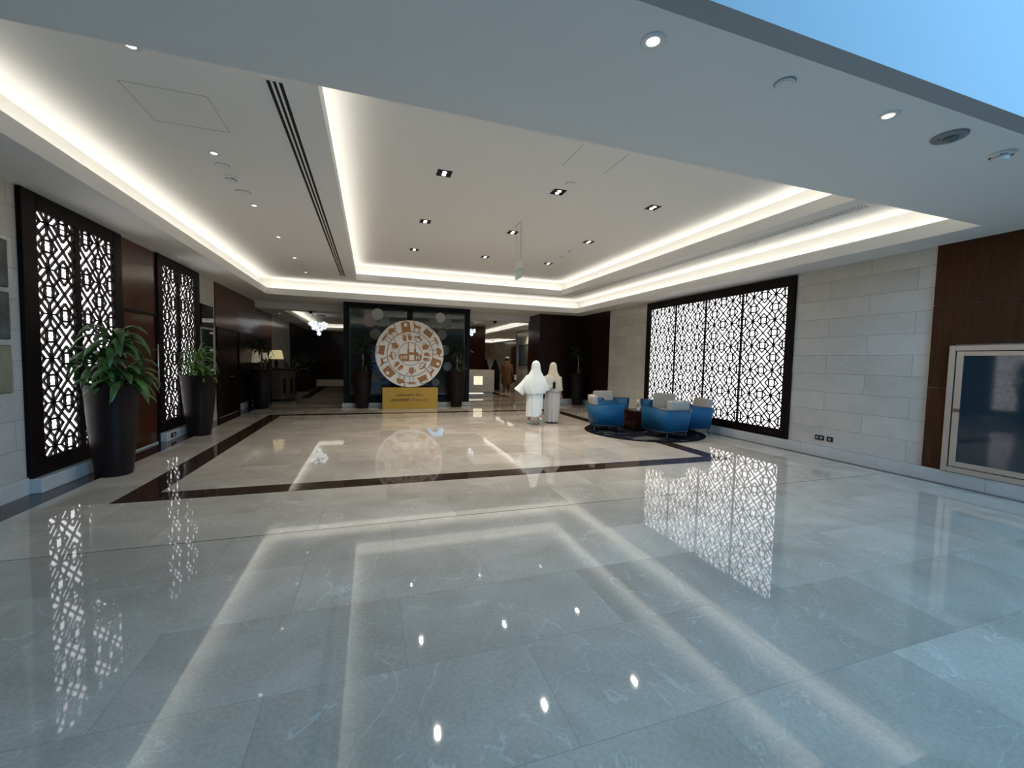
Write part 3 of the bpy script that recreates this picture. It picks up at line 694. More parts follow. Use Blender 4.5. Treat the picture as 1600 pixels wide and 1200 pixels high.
def lamp(label, loc, mat, s=1):
    t = thing('table_lamp', label, 'lamp', loc, 0, 'shaded table lamps by the left wall')
    MB().lathe([(.09*s, 0), (.09*s, .02), (.03, .05), (.05*s, .14), (.06*s, .22), (.02, .32*s), (.012, .34*s)], 20).build('lamp_base', WENGE, t, smooth=True)
    MB().lathe([(.21*s, .34), (.155*s, .66)], 28, cap0=False, cap1=False).build('lamp_shade', mat, t, smooth=True)
    MB().tube([(0, 0, .3), (0, 0, .68)], .006, 6).build('stem', CHROME, t)
lamp('cream shaded table lamp nearest the front on the dark console table', (-3.42, 14.92, 1.03), SHADEC, .62)
lamp('cream shaded table lamp, second on the dark console, beside the glowing one', (-3.42, 15.72, 1.03), SHADEC, .85)
lamp('glowing yellow shaded table lamp standing on the curved concierge desk', (-3.25, 16.9, 1.14), SHADE, 1.15)
# chandeliers
def chandelier(label, loc, seed):
    random.seed(seed); t = thing('chandelier', label, 'chandelier', loc, 0, 'glass globe chandeliers in the rear passage')
    MB().lathe([(.30, -.03), (.32, -.01), (.32, 0)], 32).build('canopy', CHROME, t)
    rd = MB()
    for k in range(20):
        a = k*2.399; r = .08*math.sqrt(k)+.03; z = -.22-.55*(1-r/.45)-.1*random.random(); x, y = r*math.cos(a), r*math.sin(a)*1.5
        rd.tube([(x*.6, y*.6, -.03), (x, y, z+.05)], .004, 5)
        MB().sphere((x, y, z), random.uniform(.055, .095), 14, 9).build('glass_globe', GLOBE if k % 3 == 0 else GLOBEC, t, smooth=True)
    rd.build('rods', CHROME, t)
chandelier('chandelier of clustered glass globes in rear passage, left of the glass partition', (-2.25, 20.4, ZBC), 2)
chandelier('chandelier of glass globes half hidden by right edge of glass partition', (4.45, 20.2, ZBC), 3)

# ------------------------------------------------------------------ reception pedestal, art, rear right
t = thing('reception_desk', 'beige marble reception desk with a glowing lattice square, right of partition', 'desk', (4.56, 17.7, 0))
B(-.58, .58, 0, .75, .20, 1.18).build('desk_front', WALLX, t, bevel=.004); B(-.54, .54, .05, .7, 0, .20).build('toe_kick', BASEM, t)
B(-.56, .10, .035, .045, .13, .16).build('light_strip', simple('plinth_glow', (.9, .9, .8), .5, emit=(1, .9, .65), es=1.6), t); B(-.56, .56, .035, .045, .05, .07).build('trim_strip', STEEL, t)
lit = B(-.34, .04, -.012, 0, .53, .89).build('lit_lattice', simple('warm_lit_square', (.9, .85, .6), .5, emit=(1, .93, .66), es=1.1), t)
m = MB()
for cx_, cz_ in [(0, 0)]+[(.075*math.cos(k*PI/3), .085*math.sin(k*PI/3)) for k in range(6)]+[(.14*math.cos(k*PI/6+.26), .14*math.sin(k*PI/6+.26)) for k in range(12)]:
    m.prism([(cx_-.15+.02*math.cos(k*PI/3), cz_+.71+.022*math.sin(k*PI/3)) for k in range(6)], lambda u, v, d_: (u, -.012-d_, v), .004)
m.build('lattice_holes', SLOT, lit)
t = thing('framed_painting', 'tall dark green painting on corridor wall beside white robed person', 'picture', (7.3, 19.75, 1.36))
B(-.03, 0, -.8, .8, 0, 1.06).build('picture_frame', BLACK, t); B(-.036, -.03, -.76, .76, .04, 1.02).build('canvas', ART3, t)
t = thing('framed_painting', 'small dark painting on the far end wall of the corridor', 'picture', (11.2, 41.9, 1.35))
B(-.6, .6, -.03, 0, 0, 1.4).build('picture_frame', BLACK, t); B(-.55, .55, -.036, -.03, .05, 1.35).build('canvas', ART1, t)
t = thing('wall_clock_sculpture', 'dark metal ornament on the mahogany wall right of the glass partition', 'ornament', (4.95, 22.38, 2.15))
m = MB()
for k in range(7): a = k*PI/7; m.tube([(-.35*math.cos(a), -.03, -.28*math.sin(a)*1.1), (.35*math.cos(a)*.3, -.05, .28*math.sin(a))], .012, 6)
m.build('metal_rods', CHROME, t); MB().sphere((0, -.04, 0), .05).build('hub', BLACK, t)

# ------------------------------------------------------------------ seating
RC = (6.08, 8.27)
t = thing('round_rug', 'round dark patterned rug under the blue armchairs', 'rug', (RC[0], RC[1], .002))
MB().lathe([(1.36, 0), (1.36, .008), (1.30, .012), (1.30, .0)], 72).build('rug_border', simple('rug_border_black', (.005, .005, .007), .95, spec=.03), t)
MB().lathe([(1.30, .001), (1.30, .0135)], 72).build('rug_field', RUG, t)
for x, y, a_, b_ in ((-.42, -.86, .42, .19), (.5, -.62, .22, .12), (-.95, .1, .16, .2), (.2, .9, .3, .2)):
    MB().add([(x+a_*math.cos(k*PI/14), y+b_*math.sin(k*PI/14), .0145) for k in range(28)], [tuple(range(28))]).build('rug_medallion', simple('rug_medallion_olive', (.08, .08, .068), .95, spec=.05), t, recalc=False)
t = thing('coffee_table', 'dark mahogany drum coffee table amid the blue armchairs', 'table', (6.08, 8.50, .0175))
MB().box(-.25, .25, -.25, .25, .02, .44).build('table_body', MAHOGD, t, bevel=.01); MB().box(-.27, .27, -.27, .27, .44, .47).build('table_top', MAHOGD, t, bevel=.006); B(-.22, .22, -.22, .22, 0, .02).build('base', BLACK, t)
t = thing('table_candle_lamp', 'slim cream candle lamp on the coffee table', 'lamp', (6.10, 8.52, .488))
MB().lathe([(.05, 0), (.05, .015), (.012, .02), (.012, .08)], 16).build('lamp_base', CHROME, t, smooth=True); MB().lathe([(.026, .08), (.026, .25)], 16).build('candle', simple('candle_wax', (.5, .36, .22), .5), t, smooth=True)

CHLEG = simple('dark_steel_leg', (.045, .06, .075), .35, metal=.4)
def make_chair():
    t = thing('tub_armchair', 'x', 'armchair')
    W2, D2 = .415, .375
    # U-shaped plan, open to +y ; outer line from right front round back to left front
    def plan(inset, n=9):
        w_, d_, r = W2-inset, D2-inset, .17-inset*.6
        pts = [(w_, D2)]
        for k in range(n+1): a = -PI/2*k/n; pts.append((w_-r+r*math.cos(a), -d_+r+r*math.sin(a)))
        for k in range(n+1): a = -PI/2-PI/2*k/n; pts.append((-w_+r+r*math.cos(a), -d_+r+r*math.sin(a)))
        pts.append((-w_, D2)); return pts
    P0, P1 = plan(0), plan(.055)
    def htop(y): return .60+.07*max(0, min(1, (y+D2)/(2*D2)))   # rim a touch higher at the arms' front
    def shell(mb, Pa, Pb, za, zb, tap=.88):
        n = len(Pa); vs_ = []
        for P in (Pa, Pb):
            for (x, y) in P: vs_.append((x*tap, y*tap+.02 if y < .3 else y*.97, za))
            for (x, y) in P: vs_.append((x*((htop(y)-.15)/.5*.12+.88) if zb is None else x, y, htop(y) if zb is None else zb))
        fs = []
        for k in range(n-1):
            fs += [(k, k+1, n+k+1, n+k), (2*n+k, 3*n+k, 3*n+k+1, 2*n+k+1), (n+k, n+k+1, 3*n+k+1, 3*n+k), (k, 2*n+k, 2*n+k+1, k+1)]
        fs += [(0, n, 3*n, 2*n), (n-1, 3*n-1, 4*n-1, 2*n-1)]
        mb.add(vs_, fs)
    m = MB(); shell(m, P0, P1, .16, None); shl = m.build('upholstered_shell', BLUE, t, smooth=False)
    for p_ in shl.data.polygons: p_.use_smooth = abs(p_.normal.z) < .5
    # piping along the rim
    pa = [((x*.985)*1.0, y, htop(y)+.006) for x, y in plan(.02)]
    MB().tube(pa, .014, 8).build('rim_piping', NAVY, t, smooth=True)
    MB().tube([(x*.885, y*.885+.02, .155) for x, y in P0], .012, 6).build('base_piping', NAVY, t, smooth=True)
    for s in (-1, 1): MB().box(s*.365-.018, s*.365+.018, D2-.01, D2+.006, .17, .665).build('arm_front_trim', NAVY, t)
    B(-.31, .31, -.28, .33, .16, .30).build('seat_base', BLUE, t, bevel=.01)
    B(-.30, .30, -.27, .35, .30, .43).build('seat_cushion', CREAM, t, bevel=.035, bsegs=3, smooth=True)
    m = MB().box(-.28, .28, -.075, .075, 0, .42, Matrix.Translation((0, -.225, .40)) @ Matrix.Rotation(.14, 4, 'X')); m.build('back_cushion', CREAM, t, bevel=.04, bsegs=3, smooth=True)
    for sx in (-1, 1):
        for yy in (-.24, .28): MB().tube([(sx*.26, yy, .16), (sx*.29, yy*1.12, .0)], [.020, .012], 8).build('leg', CHLEG, t, smooth=True)
    return t
ch0 = make_chair(); GC = 'blue tub armchairs around the coffee table'
chairs = [((5.20, 8.58), math.radians(-110), 'blue tub armchair leftmost on the rug, cushion at its left'),
          ((6.11, 7.46), math.radians(8), 'blue tub armchair nearest the front, its back turned to the viewer'),
          ((7.02, 7.76), math.radians(80), 'blue tub armchair rightmost, close by the wide lattice screen'),
          ((6.02, 9.74), math.radians(180), 'blue tub armchair facing the front, behind the leftmost armchair'),
          ((7.08, 8.92), math.radians(125), 'blue tub armchair at the back, between coffee table and lattice screen')]
for k, ((x, y), rz, lb) in enumerate(chairs):
    o = ch0 if k == 0 else copy_tree(ch0)
    place(o, (x, y, .0175), rz, lb, GC)

# ------------------------------------------------------------------ ceiling things
def proto_double():
    t = thing('double_spotlight', 'x', 'spotlight')
    m = MB(); ring(m, -.105, .105, -.105, .105, -.085, .085, -.085, .085, -.006, .0); m.box(-.085, .085, -.085, .085, -.002, 0); m.build('housing', BLACK, t)
    for s in (-1, 1): MB().lathe([(.030, -.010), (.030, -.003)], 20, (0, s*.042, 0)).build('lamp', LENS2, t)
    return t
p0 = proto_double(); k = 0
ld = bpy.data.lights.new('spot_beam', 'SPOT'); ld.energy = 90; ld.spot_size = math.radians(125); ld.spot_blend = 1; ld.color = (1, .92, .80); ld.shadow_soft_size = .018
for sy_ in (-1, 1):
    lo = bpy.data.objects.new('spot_beam', ld); C.objects.link(lo); lo.parent = p0; lo.location = (0, sy_*.042, -.03)
rn = ['nearest', 'middle', 'farthest']; cn = ['left', 'middle', 'right']
for j, y in enumerate((6.27, 8.55, 10.82)):
    for i, x in enumerate((1.0, 2.83, 4.64)):
        o = p0 if k == 0 else copy_tree(p0); k += 1
        place(o, (x, y, H2), 0, 'square black double spotlight in the upper ceiling tray, %s row, %s column' % (rn[j], cn[i]), 'double spotlights in the upper tray')
def proto_down():
    t = thing('round_downlight', 'x', 'downlight')
    MB().lathe([(.030, -.001), (.034, -.008), (.058, -.006), (.06, 0)], 28, cap0=False, cap1=False).build('bezel', WHITEP, t, smooth=True)
    MB().lathe([(.029, -.005), (.029, -.001)], 24).build('lamp', LENS, t)
    return t
p0 = proto_down(); k = 0
for (x, y, z, lb) in [(-1.68, 3.93, H1, 'small round downlight nearest the front, first in the left tray row'), (-1.68, 5.63, H1, 'small round downlight, second in left tray row, next to a blank disc'),
                      (-1.68, 7.32, H1, 'small round downlight, third in the left tray row, beyond the smoke detector'), (-1.68, 9.05, H1, 'small round downlight, fourth in the left tray row'),
                      (-1.68, 10.8, H1, 'small round downlight, fifth in the left tray row'), (-1.68, 12.5, H1, 'small round downlight farthest back in the left tray row'),
                      (1.46, 2.03, H0, 'round downlight in the front soffit, left of the flat speaker'), (3.42, 2.03, H0, 'round downlight in the front soffit, between flat speaker and detectors')]:
    o = p0 if k == 0 else copy_tree(p0); k += 1
    place(o, (x, y, z), 0, lb, 'round downlights')
    if z == H0 : o.scale = (1.15, 1.15, 1)
rd_ = bpy.data.lights.new('added_rear_beam', 'SPOT'); rd_.energy = 130; rd_.spot_size = math.radians(130); rd_.spot_blend = 1; rd_.color = (1, .84, .62); rd_.shadow_soft_size = .03
rd2 = rd_.copy(); rd2.energy = 34  # rear downlights are added fill, put in to brighten the dark floor there
for (x, y, L_, lb) in ((4.9, 16.0, rd_, 'added fill downlight under the rear ceiling above the reception desk'), (8.4, 24.0, rd_, 'added fill downlight over corridor behind the man in brown'), (8.2, 27.3, rd_, 'added fill downlight between the two corridor ceiling trays'),
                       (8.4, 38.0, rd_, 'added fill downlight farthest down the corridor'), (6.98, 19.0, rd_, 'added fill downlight over corridor beside the green painting'), (-3.2, 17.3, rd2, 'added fill downlight above the curved desk by the left wall'), (-1.5, 26.8, rd2, 'added fill downlight farthest back in the left passage')):
    o = copy_tree(p0); place(o, (x, y, ZB), 0, lb, 'added fill downlights in the rear ceiling'); o.scale = (1, 1, 1)
    q = bpy.data.objects.new('added_rear_beam', L_); C.objects.link(q); q.parent = o; q.location = (0, 0, -.03)
def ceil_disc(label, loc, r, kind):
    nm = {'speaker': 'ceiling_speaker', 'smoke': 'smoke_detector', 'pir': 'motion_detector', 'blank': 'ceiling_cover', 'sprinkler': 'sprinkler_head', 'dome': 'dome_camera'}[kind]
    t = thing(nm, label, {'speaker': 'speaker', 'smoke': 'detector', 'pir': 'detector', 'blank': 'cover', 'sprinkler': 'sprinkler', 'dome': 'camera'}[kind], loc)
    if kind in ('speaker', 'blank'):
        MB().lathe([(r*.93, -.014), (r, -.010), (r, 0)], 32).build('cover', WHITEP, t, smooth=False)
        MB().lathe([(r*.80, -.016), (r*.80, -.012)], 32).build('grille', WHITEP, t); ring_ = MB().lathe([(r, -.003), (r+.006, -.003), (r+.006, 0)], 32, cap0=False, cap1=False).build('rim', GREYP, t)
    elif kind == 'smoke':
        MB().lathe([(r, 0), (r, -.018), (r*.92, -.026)], 28).build('base', WHITEP, t); MB().lathe([(r*.62, -.026), (r*.6, -.05), (r*.4, -.058)], 24).build('chamber', WHITEP, t, smooth=True)
        for k in range(4): a = k*PI/2+.6; c_ = B(-.022, .022, -.005, .005, -.028, -.024).build('vent_slot', SLOT, t); c_.location = (r*.78*math.cos(a), r*.78*math.sin(a), 0); c_.rotation_euler = (0, 0, a+PI/2)
    elif kind == 'pir':
        MB().lathe([(r, 0), (r, -.012), (r*.95, -.018)], 36).build('base', GREYP, t); MB().sphere((.0, -.01, -.018), r*.42, 18, 10, (1, 1, .8)).build('dome', simple('smoked_dome', (.12, .13, .14), .1), t, smooth=True)
        B(-.07, -.02, .035, .045, -.0195, -.017).build('red_mark', simple('red_mark_paint', (.3, .06, .06), .5), t)
    elif kind == 'dome':
        MB().lathe([(r, 0), (r, -.03)], 24).build('base', BLACK, t); MB().sphere((0, 0, -.03), r*.8, 16, 10).build('dome', BLACK, t, smooth=True)
    else:
        MB().lathe([(r, 0), (r, -.006)], 20).build('escutcheon', WHITEP, t); MB().lathe([(.010, -.006), (.010, -.035), (.02, -.037), (.02, -.04)], 12).build('sprinkler_nozzle', WHITEP, t)
ceil_disc('flat round speaker in front soffit between the two round downlights', (2.44, 2.03, H0), .055, 'speaker')
ceil_disc('grey domed motion detector at right end of front soffit', (4.14, 2.04, H0), .105, 'pir')
ceil_disc('slotted smoke detector at far right of the front soffit', (4.85, 2.05, H0), .08, 'smoke')
ceil_disc('blank round cover in the left tray beside the second downlight', (-1.69, 5.95, H1), .07, 'blank')
ceil_disc('white smoke detector in left tray between two blank discs', (-1.70, 6.30, H1), .075, 'smoke')
ceil_disc('round white speaker in the left tray before the third downlight', (-1.69, 6.80, H1), .09, 'speaker')
ceil_disc('small smoke detector far back in the left tray by the fifth downlight', (-1.64, 11.1, H1), .07, 'smoke')
ceil_disc('small round cover far back in left tray, between last downlights', (-1.64, 11.7, H1), .07, 'blank')
ceil_disc('sprinkler head in the right tray beside the near part of the grille', (6.61, 5.9, H1), .04, 'sprinkler')
ceil_disc('sprinkler head at the far end of the right tray beside the grille', (6.60, 11.07, H1), .04, 'sprinkler')
ceil_disc('smoke detector at the far right of the upper tray, nearer the front', (4.63, 9.39, H2), .08, 'smoke')
ceil_disc('round speaker at far right of the upper tray, behind a smoke detector', (4.72, 10.04, H2), .09, 'speaker')
ceil_disc('round cover beside the middle near double spotlight in the upper tray', (2.87, 5.93, H2), .07, 'blank')
ceil_disc('black dome camera under the rear ceiling, left of the glass partition', (-2.0, 15.95, ZB), .07, 'dome')
ceil_disc('black dome camera under the rear ceiling, right of the glass partition', (4.62, 15.95, ZB), .08, 'dome')
# linear grilles
t = thing('linear_ceiling_grille', 'long black three-slot air grille running along the left ceiling tray', 'grille', (-.765, 8.3, H1))
m = MB(); ring(m, -.078, .078, -4.36, 4.36, -.062, .062, -4.30, 4.30, -.006, 0)
for x in (-.022, .022): m.box(x-.009, x+.009, -4.30, 4.30, -.006, 0)
m.build('frame', PAINT, t)
for x in (-.045, 0, .045): B(x-.016, x+.016, -4.30, 4.30, -.0015, 0).build('slot', SLOT, t)
t = thing('linear_ceiling_grille', 'long pale louvred air grille running along the right ceiling tray', 'grille', (6.47, 8.4, H1))
m = MB(); ring(m, -.085, .085, -4.4, 4.4, -.07, .07, -4.38, 4.38, -.008, 0); m.box(-.008, .008, -4.38, 4.38, -.007, 0); m.build('frame', WHITEP, t)
m = MB()
for k in range(220): y = -4.36+k*.0398; m.box(-.07, .07, y, y+.016, -.006, -.002)
m.build('louvre_blades', WHITEP, t); B(-.07, .07, -4.38, 4.38, -.001, 0).build('backing', SLOT, t)
# hanging exit sign
t = thing('hanging_exit_sign', 'exit sign with double pictogram panel hanging on wires from upper tray', 'sign', (2.78, 8.0, H2))
MB().box(-.03, .03, -.20, .20, -.02, 0).build('canopy', WHITEP, t, bevel=.004)
for y in (-.17, .13): MB().tube([(0, y, -.02), (0, y, -.74)], .0025, 5).build('wire', GREYP, t)
B(-.03, .03, -.19, .15, -.90, -.74).build('housing', WHITEP, t, bevel=.006)
g = B(-.008, .008, -.20, .16, -1.08, -.90).build('sign_panel', EXITG, t)
m = MB()
for s in (-1, 1):
    for y0, y1, z0, z1 in ((-.17, -.12, -1.06, -.92), (-.09, -.05, -1.03, -.95), (-.03, .0, -1.06, -.92), (.03, .10, -1.005, -.975), (.10, .13, -1.03, -.95)): m.box(*sorted((s*.008, s*.010)), y0, y1, z0, z1)
m.build('pictogram', WHITEP, g)
t = thing('ceiling_hung_beacon', 'small black unit beside the hanging exit sign wires', 'alarm', (2.86, 8.12, H2))
MB().tube([(0, 0, 0), (0, 0, -.70)], .004, 6).build('stem', GREYP, t); MB().lathe([(.03, -.92), (.045, -.88), (.045, -.72), (.04, -.70)], 16).build('unit', BLACK, t); MB().lathe([(.046, -.84), (.046, -.81)], 16).build('band', WHITEP, t)

# ------------------------------------------------------------------ people
def skin_body(name, joints, edges, parent, mat, rootv=0):
    """one continuous body grown over a jointed skeleton"""
    me = bpy.data.meshes.new(name); me.from_pydata([j[0] for j in joints], edges, [])
    o = bpy.data.objects.new(name, me); C.objects.link(o)
    md = o.modifiers.new('skin', 'SKIN'); md.use_smooth_shade = True
    for i, j in enumerate(joints):
        r = j[1]; me.skin_vertices[0].data[i].radius = (r, r) if not isinstance(r, tuple) else r
        me.skin_vertices[0].data[i].use_root = (i == rootv)
    sb = o.modifiers.new('sub', 'SUBSURF'); sb.levels = 1; sb.render_levels = 1
    bpy.context.view_layer.update()
    me2 = bpy.data.meshes.new_from_object(o.evaluated_get(bpy.context.evaluated_depsgraph_get()))
    bpy.data.objects.remove(o); me2.materials.clear(); me2.materials.append(mat)
    q = bpy.data.objects.new(name, me2); C.objects.link(q); q.parent = parent; return q
def body(parent, H, Lh, Rh, Lf, Rf, heel=(0, 0)):
    """figure facing +y. Lh/Rh hand positions, Lf/Rf ankle positions"""
    k = H/1.62; J = []; E = []
    def j(p, r, par=None): J.append((tuple(p), r)); (E.append((par, len(J)-1)) if par is not None else None); return len(J)-1
    pel = j((0, 0, .86*k), .12*k); ch = j((0, .01, 1.05*k), (.125*k, .095*k), pel); sh = j((0, 0, 1.27*k), (.13*k, .085*k), ch)
    nk = j((0, 0, 1.37*k), .048*k, sh); h1 = j((0, .01, 1.44*k), .062*k, nk); h2 = j((0, .012, 1.51*k), (.078*k, .092*k), h1); j((0, .0, 1.575*k), .06*k, h2)
    j((0, .105*k, 1.485*k), .012*k, h2)                             # nose
    for s, hd, ft in ((-1, Lh, Lf), (1, Rh, Rf)):
        s1 = j((s*.14*k, 0, 1.27*k), .045*k, sh); hd = Vector(hd); S = Vector((s*.14*k, 0, 1.27*k))
        mid = (S+hd)/2+Vector((0, -.012, 0)); el = j(mid, .036*k, s1); wr = j(hd, .025*k, el)
        d = (hd-mid).normalized(); side = d.cross(Vector((0, 1, 0))).normalized()
        pm = j(hd+d*.055, (.034*k, .018*k), wr)
        for q, L in ((-.027, .060), (-.009, .072), (.009, .068), (.027, .052)):
            b1 = j(hd+d*.10+side*q, .0095, pm); b2 = j(hd+d*(.10+L*.55)+side*q*1.1+Vector((0, .008, 0)), .0085, b1); j(hd+d*(.10+L)+side*q*1.1+Vector((0, .022, 0)), .0075, b2)
        t1 = j(hd+d*.035-side*s*.035+Vector((0, .015, 0)), .0105, wr); j(hd+d*.075-side*s*.055+Vector((0, .03, 0)), .009, t1)
        hp = j((s*.09*k, 0, .80*k), .085*k, pel); ft = Vector(ft); kn = (Vector((s*.09*k, 0, .80*k))+ft)/2+Vector((0, .04, .02))
        kj = j(kn, .055*k, hp); an = j(ft, .036*k, kj)
        tilt = heel[0] if s < 0 else heel[1]
        j(ft+Vector((0, .07, -.05-tilt*.5)), (.036, .028), an)
    return skin_body('body', J, E, parent, SKIN)
def shoe(parent, f, tilt, mat):
    m = MB(); f = Vector(f)
    R_ = Matrix.Translation((f.x, f.y, 0)) @ Matrix.Rotation(-tilt, 4, 'X')
    prof = [(-.075, .030, .05), (-.06, .036, .085), (-.01, .036, .085), (.05, .042, .06), (.11, .046, .042), (.155, .034, .030), (.175, .012, .018)]
    rings = []
    for y, w_, h in prof:
        rings.append([tuple(R_ @ Vector((w_*math.cos(a), y, (h/2+h/2*math.sin(a))*1.0))) for a in [2*PI*i/14 for i in range(14)]])
    m.loft(rings); mz = min(v[2] for v in m.v); m.v = [(a, b_, c_-mz+.001) for a, b_, c_ in m.v]
    m.build('shoe', mat, parent, smooth=True)
def cloth(name, rings, parent, mat, n=72, fold=.0, seed=0, cap1=True, nf=9, sub=1):
    """rings: (z, cx, cy, right, left, front, back, ripple)"""
    rnd = random.Random(seed); ph = [rnd.uniform(0, 6.28) for _ in range(4)]; R_ = []
    for (z, cx_, cyy, r_, l_, f_, b_, rp) in rings:
        q = []
        for i in range(n):
            a = 2*PI*i/n; c_, s_ = math.cos(a), math.sin(a)
            k = 1+1.5*rp*(math.sin(nf*a+ph[0])*.6+math.sin((nf*2+1)*a+ph[1])*.35+math.sin(3*a+ph[2]+z*3)*.4)
            q.append((cx_+(r_ if c_ > 0 else l_)*c_*k, cyy+(f_ if s_ > 0 else b_)*s_*k, z+rp*.15*math.sin(nf*a+ph[3])))
        R_.append(q)
    m = MB().loft(R_, False, cap1)
    return m.build(name, mat, parent, smooth=True, sub=sub)
def sleeve(name, parent, a, b_, r0, r1, mat, nf=6):
    a, b_ = Vector(a), Vector(b_); d = (b_-a).normalized(); u = d.cross(Vector((0, 1, 0))).normalized(); v = d.cross(u); R_ = []
    for k in range(7):
        t_ = k/6; c_ = a.lerp(b_, t_)-Vector((0, 0, .03*math.sin(PI*t_))); r = r0+(r1-r0)*t_**1.3
        R_.append([tuple(c_+r*(1+.06*math.sin(nf*q+t_*4))*(math.cos(q)*u*1.0+math.sin(q)*v*.62)) for q in [2*PI*i/28 for i in range(28)]])
    MB().loft(R_, True, False).build(name, mat, parent, smooth=True, sub=1)

# person in white (walking away, left)
t = thing('person', 'person in white robe and head covering walking away, left of a pair', 'person', (3.93, 9.78, 0), math.radians(-4))
body(t, 1.62, (-.36, .02, .92), (.26, .04, .94), (-.11, .13, .085), (.10, -.10, .16), (0, .06))
shoe(t, (-.11, .13), 0, SHOE); shoe(t, (.10, -.13), .55, SHOE)
cloth('robe', [(.21, -.01, 0, .17, .20, .17, .15, .07), (.30, -.01, .01, .185, .205, .18, .16, .065), (.5, 0, .01, .205, .21, .18, .17, .05), (.8, 0, .01, .215, .22, .17, .17, .035), (1.05, 0, 0, .20, .20, .14, .15, .02), (1.27, 0, 0, .16, .16, .10, .11, .01), (1.35, 0, 0, .06, .06, .06, .06, 0)], t, WROBE, seed=1)
cloth('prayer_cape', [(.79, .0, 0, .235, .26, .17, .20, .06), (.86, 0, 0, .27, .31, .17, .205, .055), (.97, 0, 0, .31, .35, .17, .20, .045), (1.10, 0, 0, .265, .305, .155, .18, .03), (1.21, 0, 0, .215, .235, .135, .155, .018), (1.30, 0, 0, .16, .165, .12, .13, .012), (1.37, 0, 0, .122, .122, .11, .12, .008), (1.43, 0, 0, .116, .116, .105, .108, .004), (1.50, 0, 0, .113, .113, .105, .108, .003), (1.57, 0, 0, .094, .094, .09, .092, 0), (1.61, 0, 0, .048, .048, .05, .05, 0), (1.618, 0, 0, .01, .01, .01, .01, 0)], t, WROBE, seed=2, nf=11)
sleeve('wide_sleeve', t, (-.14, 0, 1.22), (-.44, .02, .82), .10, .15, WROBE); sleeve('wide_sleeve', t, (.13, 0, 1.22), (.30, .04, .86), .09, .12, WROBE)
cloth('head_band', [(1.335, 0, -.02, .14, .14, .12, .135, .01), (1.345, 0, -.02, .136, .136, .12, .133, .01)], t, WROBE, cap1=False, sub=0)
# person in beige
t = thing('person', 'person in sand coloured headscarf and pale pinkish gown walking away, right of pair', 'person', (4.46, 9.90, 0), math.radians(-6))
body(t, 1.58, (-.20, .10, .98), (.24, .05, .78), (-.10, .16, .085), (.06, -.05, .10), (0, .02))
shoe(t, (-.10, .16), 0, SHOE); shoe(t, (.05, -.08), .25, SHOE)
cloth('gown', [(.045, .02, .02, .15, .20, .18, .16, .08), (.2, .01, .01, .185, .205, .19, .17, .07), (.5, .0, .01, .20, .205, .18, .17, .045), (.8, 0, .01, .205, .20, .16, .165, .025), (.88, 0, .01, .20, .195, .16, .16, .02)], t, BROBE, seed=5)
cloth('tunic', [(.83, 0, 0, .225, .215, .165, .175, .03), (1.0, 0, 0, .215, .215, .15, .165, .03), (1.15, 0, 0, .20, .21, .13, .15, .02), (1.26, 0, 0, .165, .165, .105, .12, .01), (1.33, 0, 0, .06, .06, .06, .06, 0)], t, BROBE, seed=6)
cloth('headscarf', [(.86, .10, -.09, .10, .10, .04, .08, .07), (.95, .09, -.08, .12, .12, .06, .09, .06), (1.1, .07, -.06, .135, .15, .08, .10, .05), (1.22, .03, -.03, .14, .17, .11, .11, .035), (1.31, 0, 0, .12, .13, .11, .115, .02), (1.39, 0, 0, .10, .10, .10, .105, .005), (1.47, 0, .0, .097, .097, .10, .103, .003), (1.54, 0, 0, .083, .083, .088, .088, 0), (1.575, 0, 0, .045, .045, .05, .048, 0), (1.583, 0, 0, .01, .01, .01, .01, 0)], t, BHIJ, seed=8)
sleeve('sleeve', t, (-.15, 0, 1.23), (-.23, -.10, .98), .075, .075, BROBE); sleeve('sleeve', t, (-.23, -.10, .98), (-.06, -.19, .96), .06, .05, BROBE); sleeve('sleeve', t, (.16, 0, 1.22), (.22, .03, .84), .075, .07, BROBE)
t = thing('handbag', 'small dark handbag held behind the back of the person in beige', 'bag', (4.40, 9.68, 1.0))
MB().box(-.035, .035, -.02, .02, -.08, .08).build('bag_body', BLACK, t, bevel=.01); MB().tube([(-.03, 0, .08), (0, 0, .13), (.03, 0, .08)], .005, 6).build('bag_handle', BLACK, t)
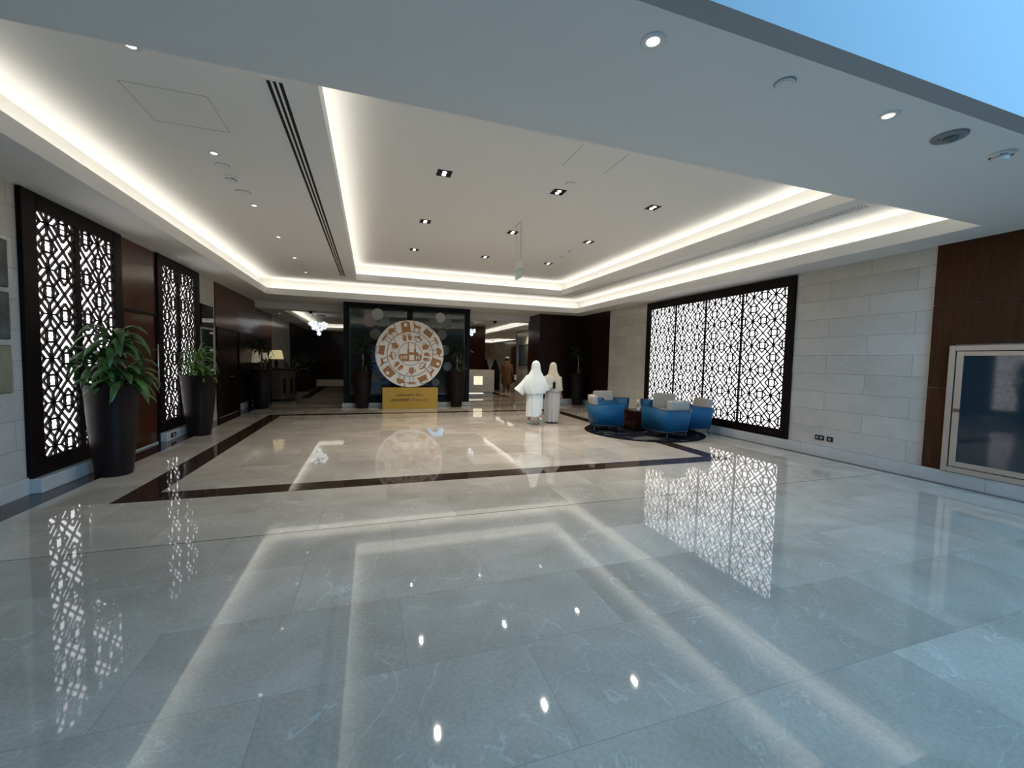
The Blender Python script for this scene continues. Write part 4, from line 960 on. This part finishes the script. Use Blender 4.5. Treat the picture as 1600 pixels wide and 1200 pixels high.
# man in brown
t = thing('person', 'man in a brown tunic and white cap walking away down the corridor', 'person', (6.52, 20.2, 0), math.radians(-12))
body(t, 1.80, (-.30, .0, .90), (.33, .04, .88), (-.11, -.10, .10), (.11, .14, .085), (.02, 0))
shoe(t, (-.11, -.13), .35, SHOED); shoe(t, (.11, .14), 0, SHOED)
for s, yy in ((-1, -.06), (1, .08)): cloth('trouser_leg', [(.14, s*.11, yy, .085, .085, .09, .09, .03), (.45, s*.10, yy*.5, .10, .10, .10, .10, .03), (.85, s*.09, 0, .12, .12, .12, .12, .02), (.9, s*.09, 0, .11, .11, .11, .11, 0)], t, BRN, n=36, seed=3)
cloth('tunic', [(.40, 0, 0, .255, .255, .17, .17, .05), (.7, 0, 0, .25, .25, .17, .17, .04), (1.0, 0, 0, .235, .235, .155, .155, .02), (1.25, 0, 0, .235, .235, .14, .15, .015), (1.42, 0, 0, .22, .22, .12, .13, .01), (1.50, 0, 0, .10, .10, .08, .08, 0), (1.54, 0, 0, .07, .07, .07, .07, 0)], t, BRN, seed=4)
sleeve('sleeve', t, (-.19, 0, 1.42), (-.29, -.02, .98), .085, .07, BRN); sleeve('sleeve', t, (.19, 0, 1.42), (.31, .0, .98), .085, .07, BRN)
MB().sphere((0, .0, 1.68), .098, 18, 12, (1, 1.08, 1)).build('hair', HAIR, t, smooth=True)
MB().lathe([(.104, 1.71), (.104, 1.76), (.085, 1.79), (.02, 1.80)], 24).build('cap', WROBE, t, smooth=True)
t = thing('shoulder_bag', 'white bag held at the right side of the man in brown', 'bag', (6.98, 20.2, .62))
MB().box(-.05, .05, -.08, .08, 0, .26).build('bag_body', WROBE, t, bevel=.015); MB().tube([(0, -.06, .26), (-.02, 0, .38), (0, .06, .26)], .006, 6).build('bag_handle', BLACK, t)
def abaya(label, loc, H, rz):
    k = H/1.62; t = thing('person', label, 'person', loc, rz, 'people in black in the corridor')
    body(t, H, (-.24, .05, .85), (.24, .05, .85), (-.09, .10, .085), (.09, -.04, .085))
    cloth('abaya', [(.03, 0, 0, .26, .26, .22, .22, .06), (.4, 0, 0, .24, .24, .20, .20, .05), (.8, 0, 0, .25, .25, .18, .18, .03), (1.05*k, 0, 0, .25, .25, .16, .17, .02), (1.28*k, 0, 0, .19, .19, .12, .13, .01), (1.36*k, 0, 0, .12, .12, .1, .11, 0), (1.46*k, 0, 0, .11, .11, .10, .11, 0), (1.56*k, 0, 0, .09, .09, .09, .09, 0), (1.62*k, 0, 0, .03, .03, .03, .03, 0)], t, ABA, seed=int(H*100))
    return t
abaya('person in black abaya walking just left of the man in brown', (6.25, 21.4, 0), 1.62, -.1)
abaya('person in black farther down the corridor, partly behind the reception desk', (6.25, 23.4, 0), 1.66, .2)
abaya('person in black at edge of the mahogany wall, above the reception desk', (6.35, 25.4, 0), 1.70, .1)
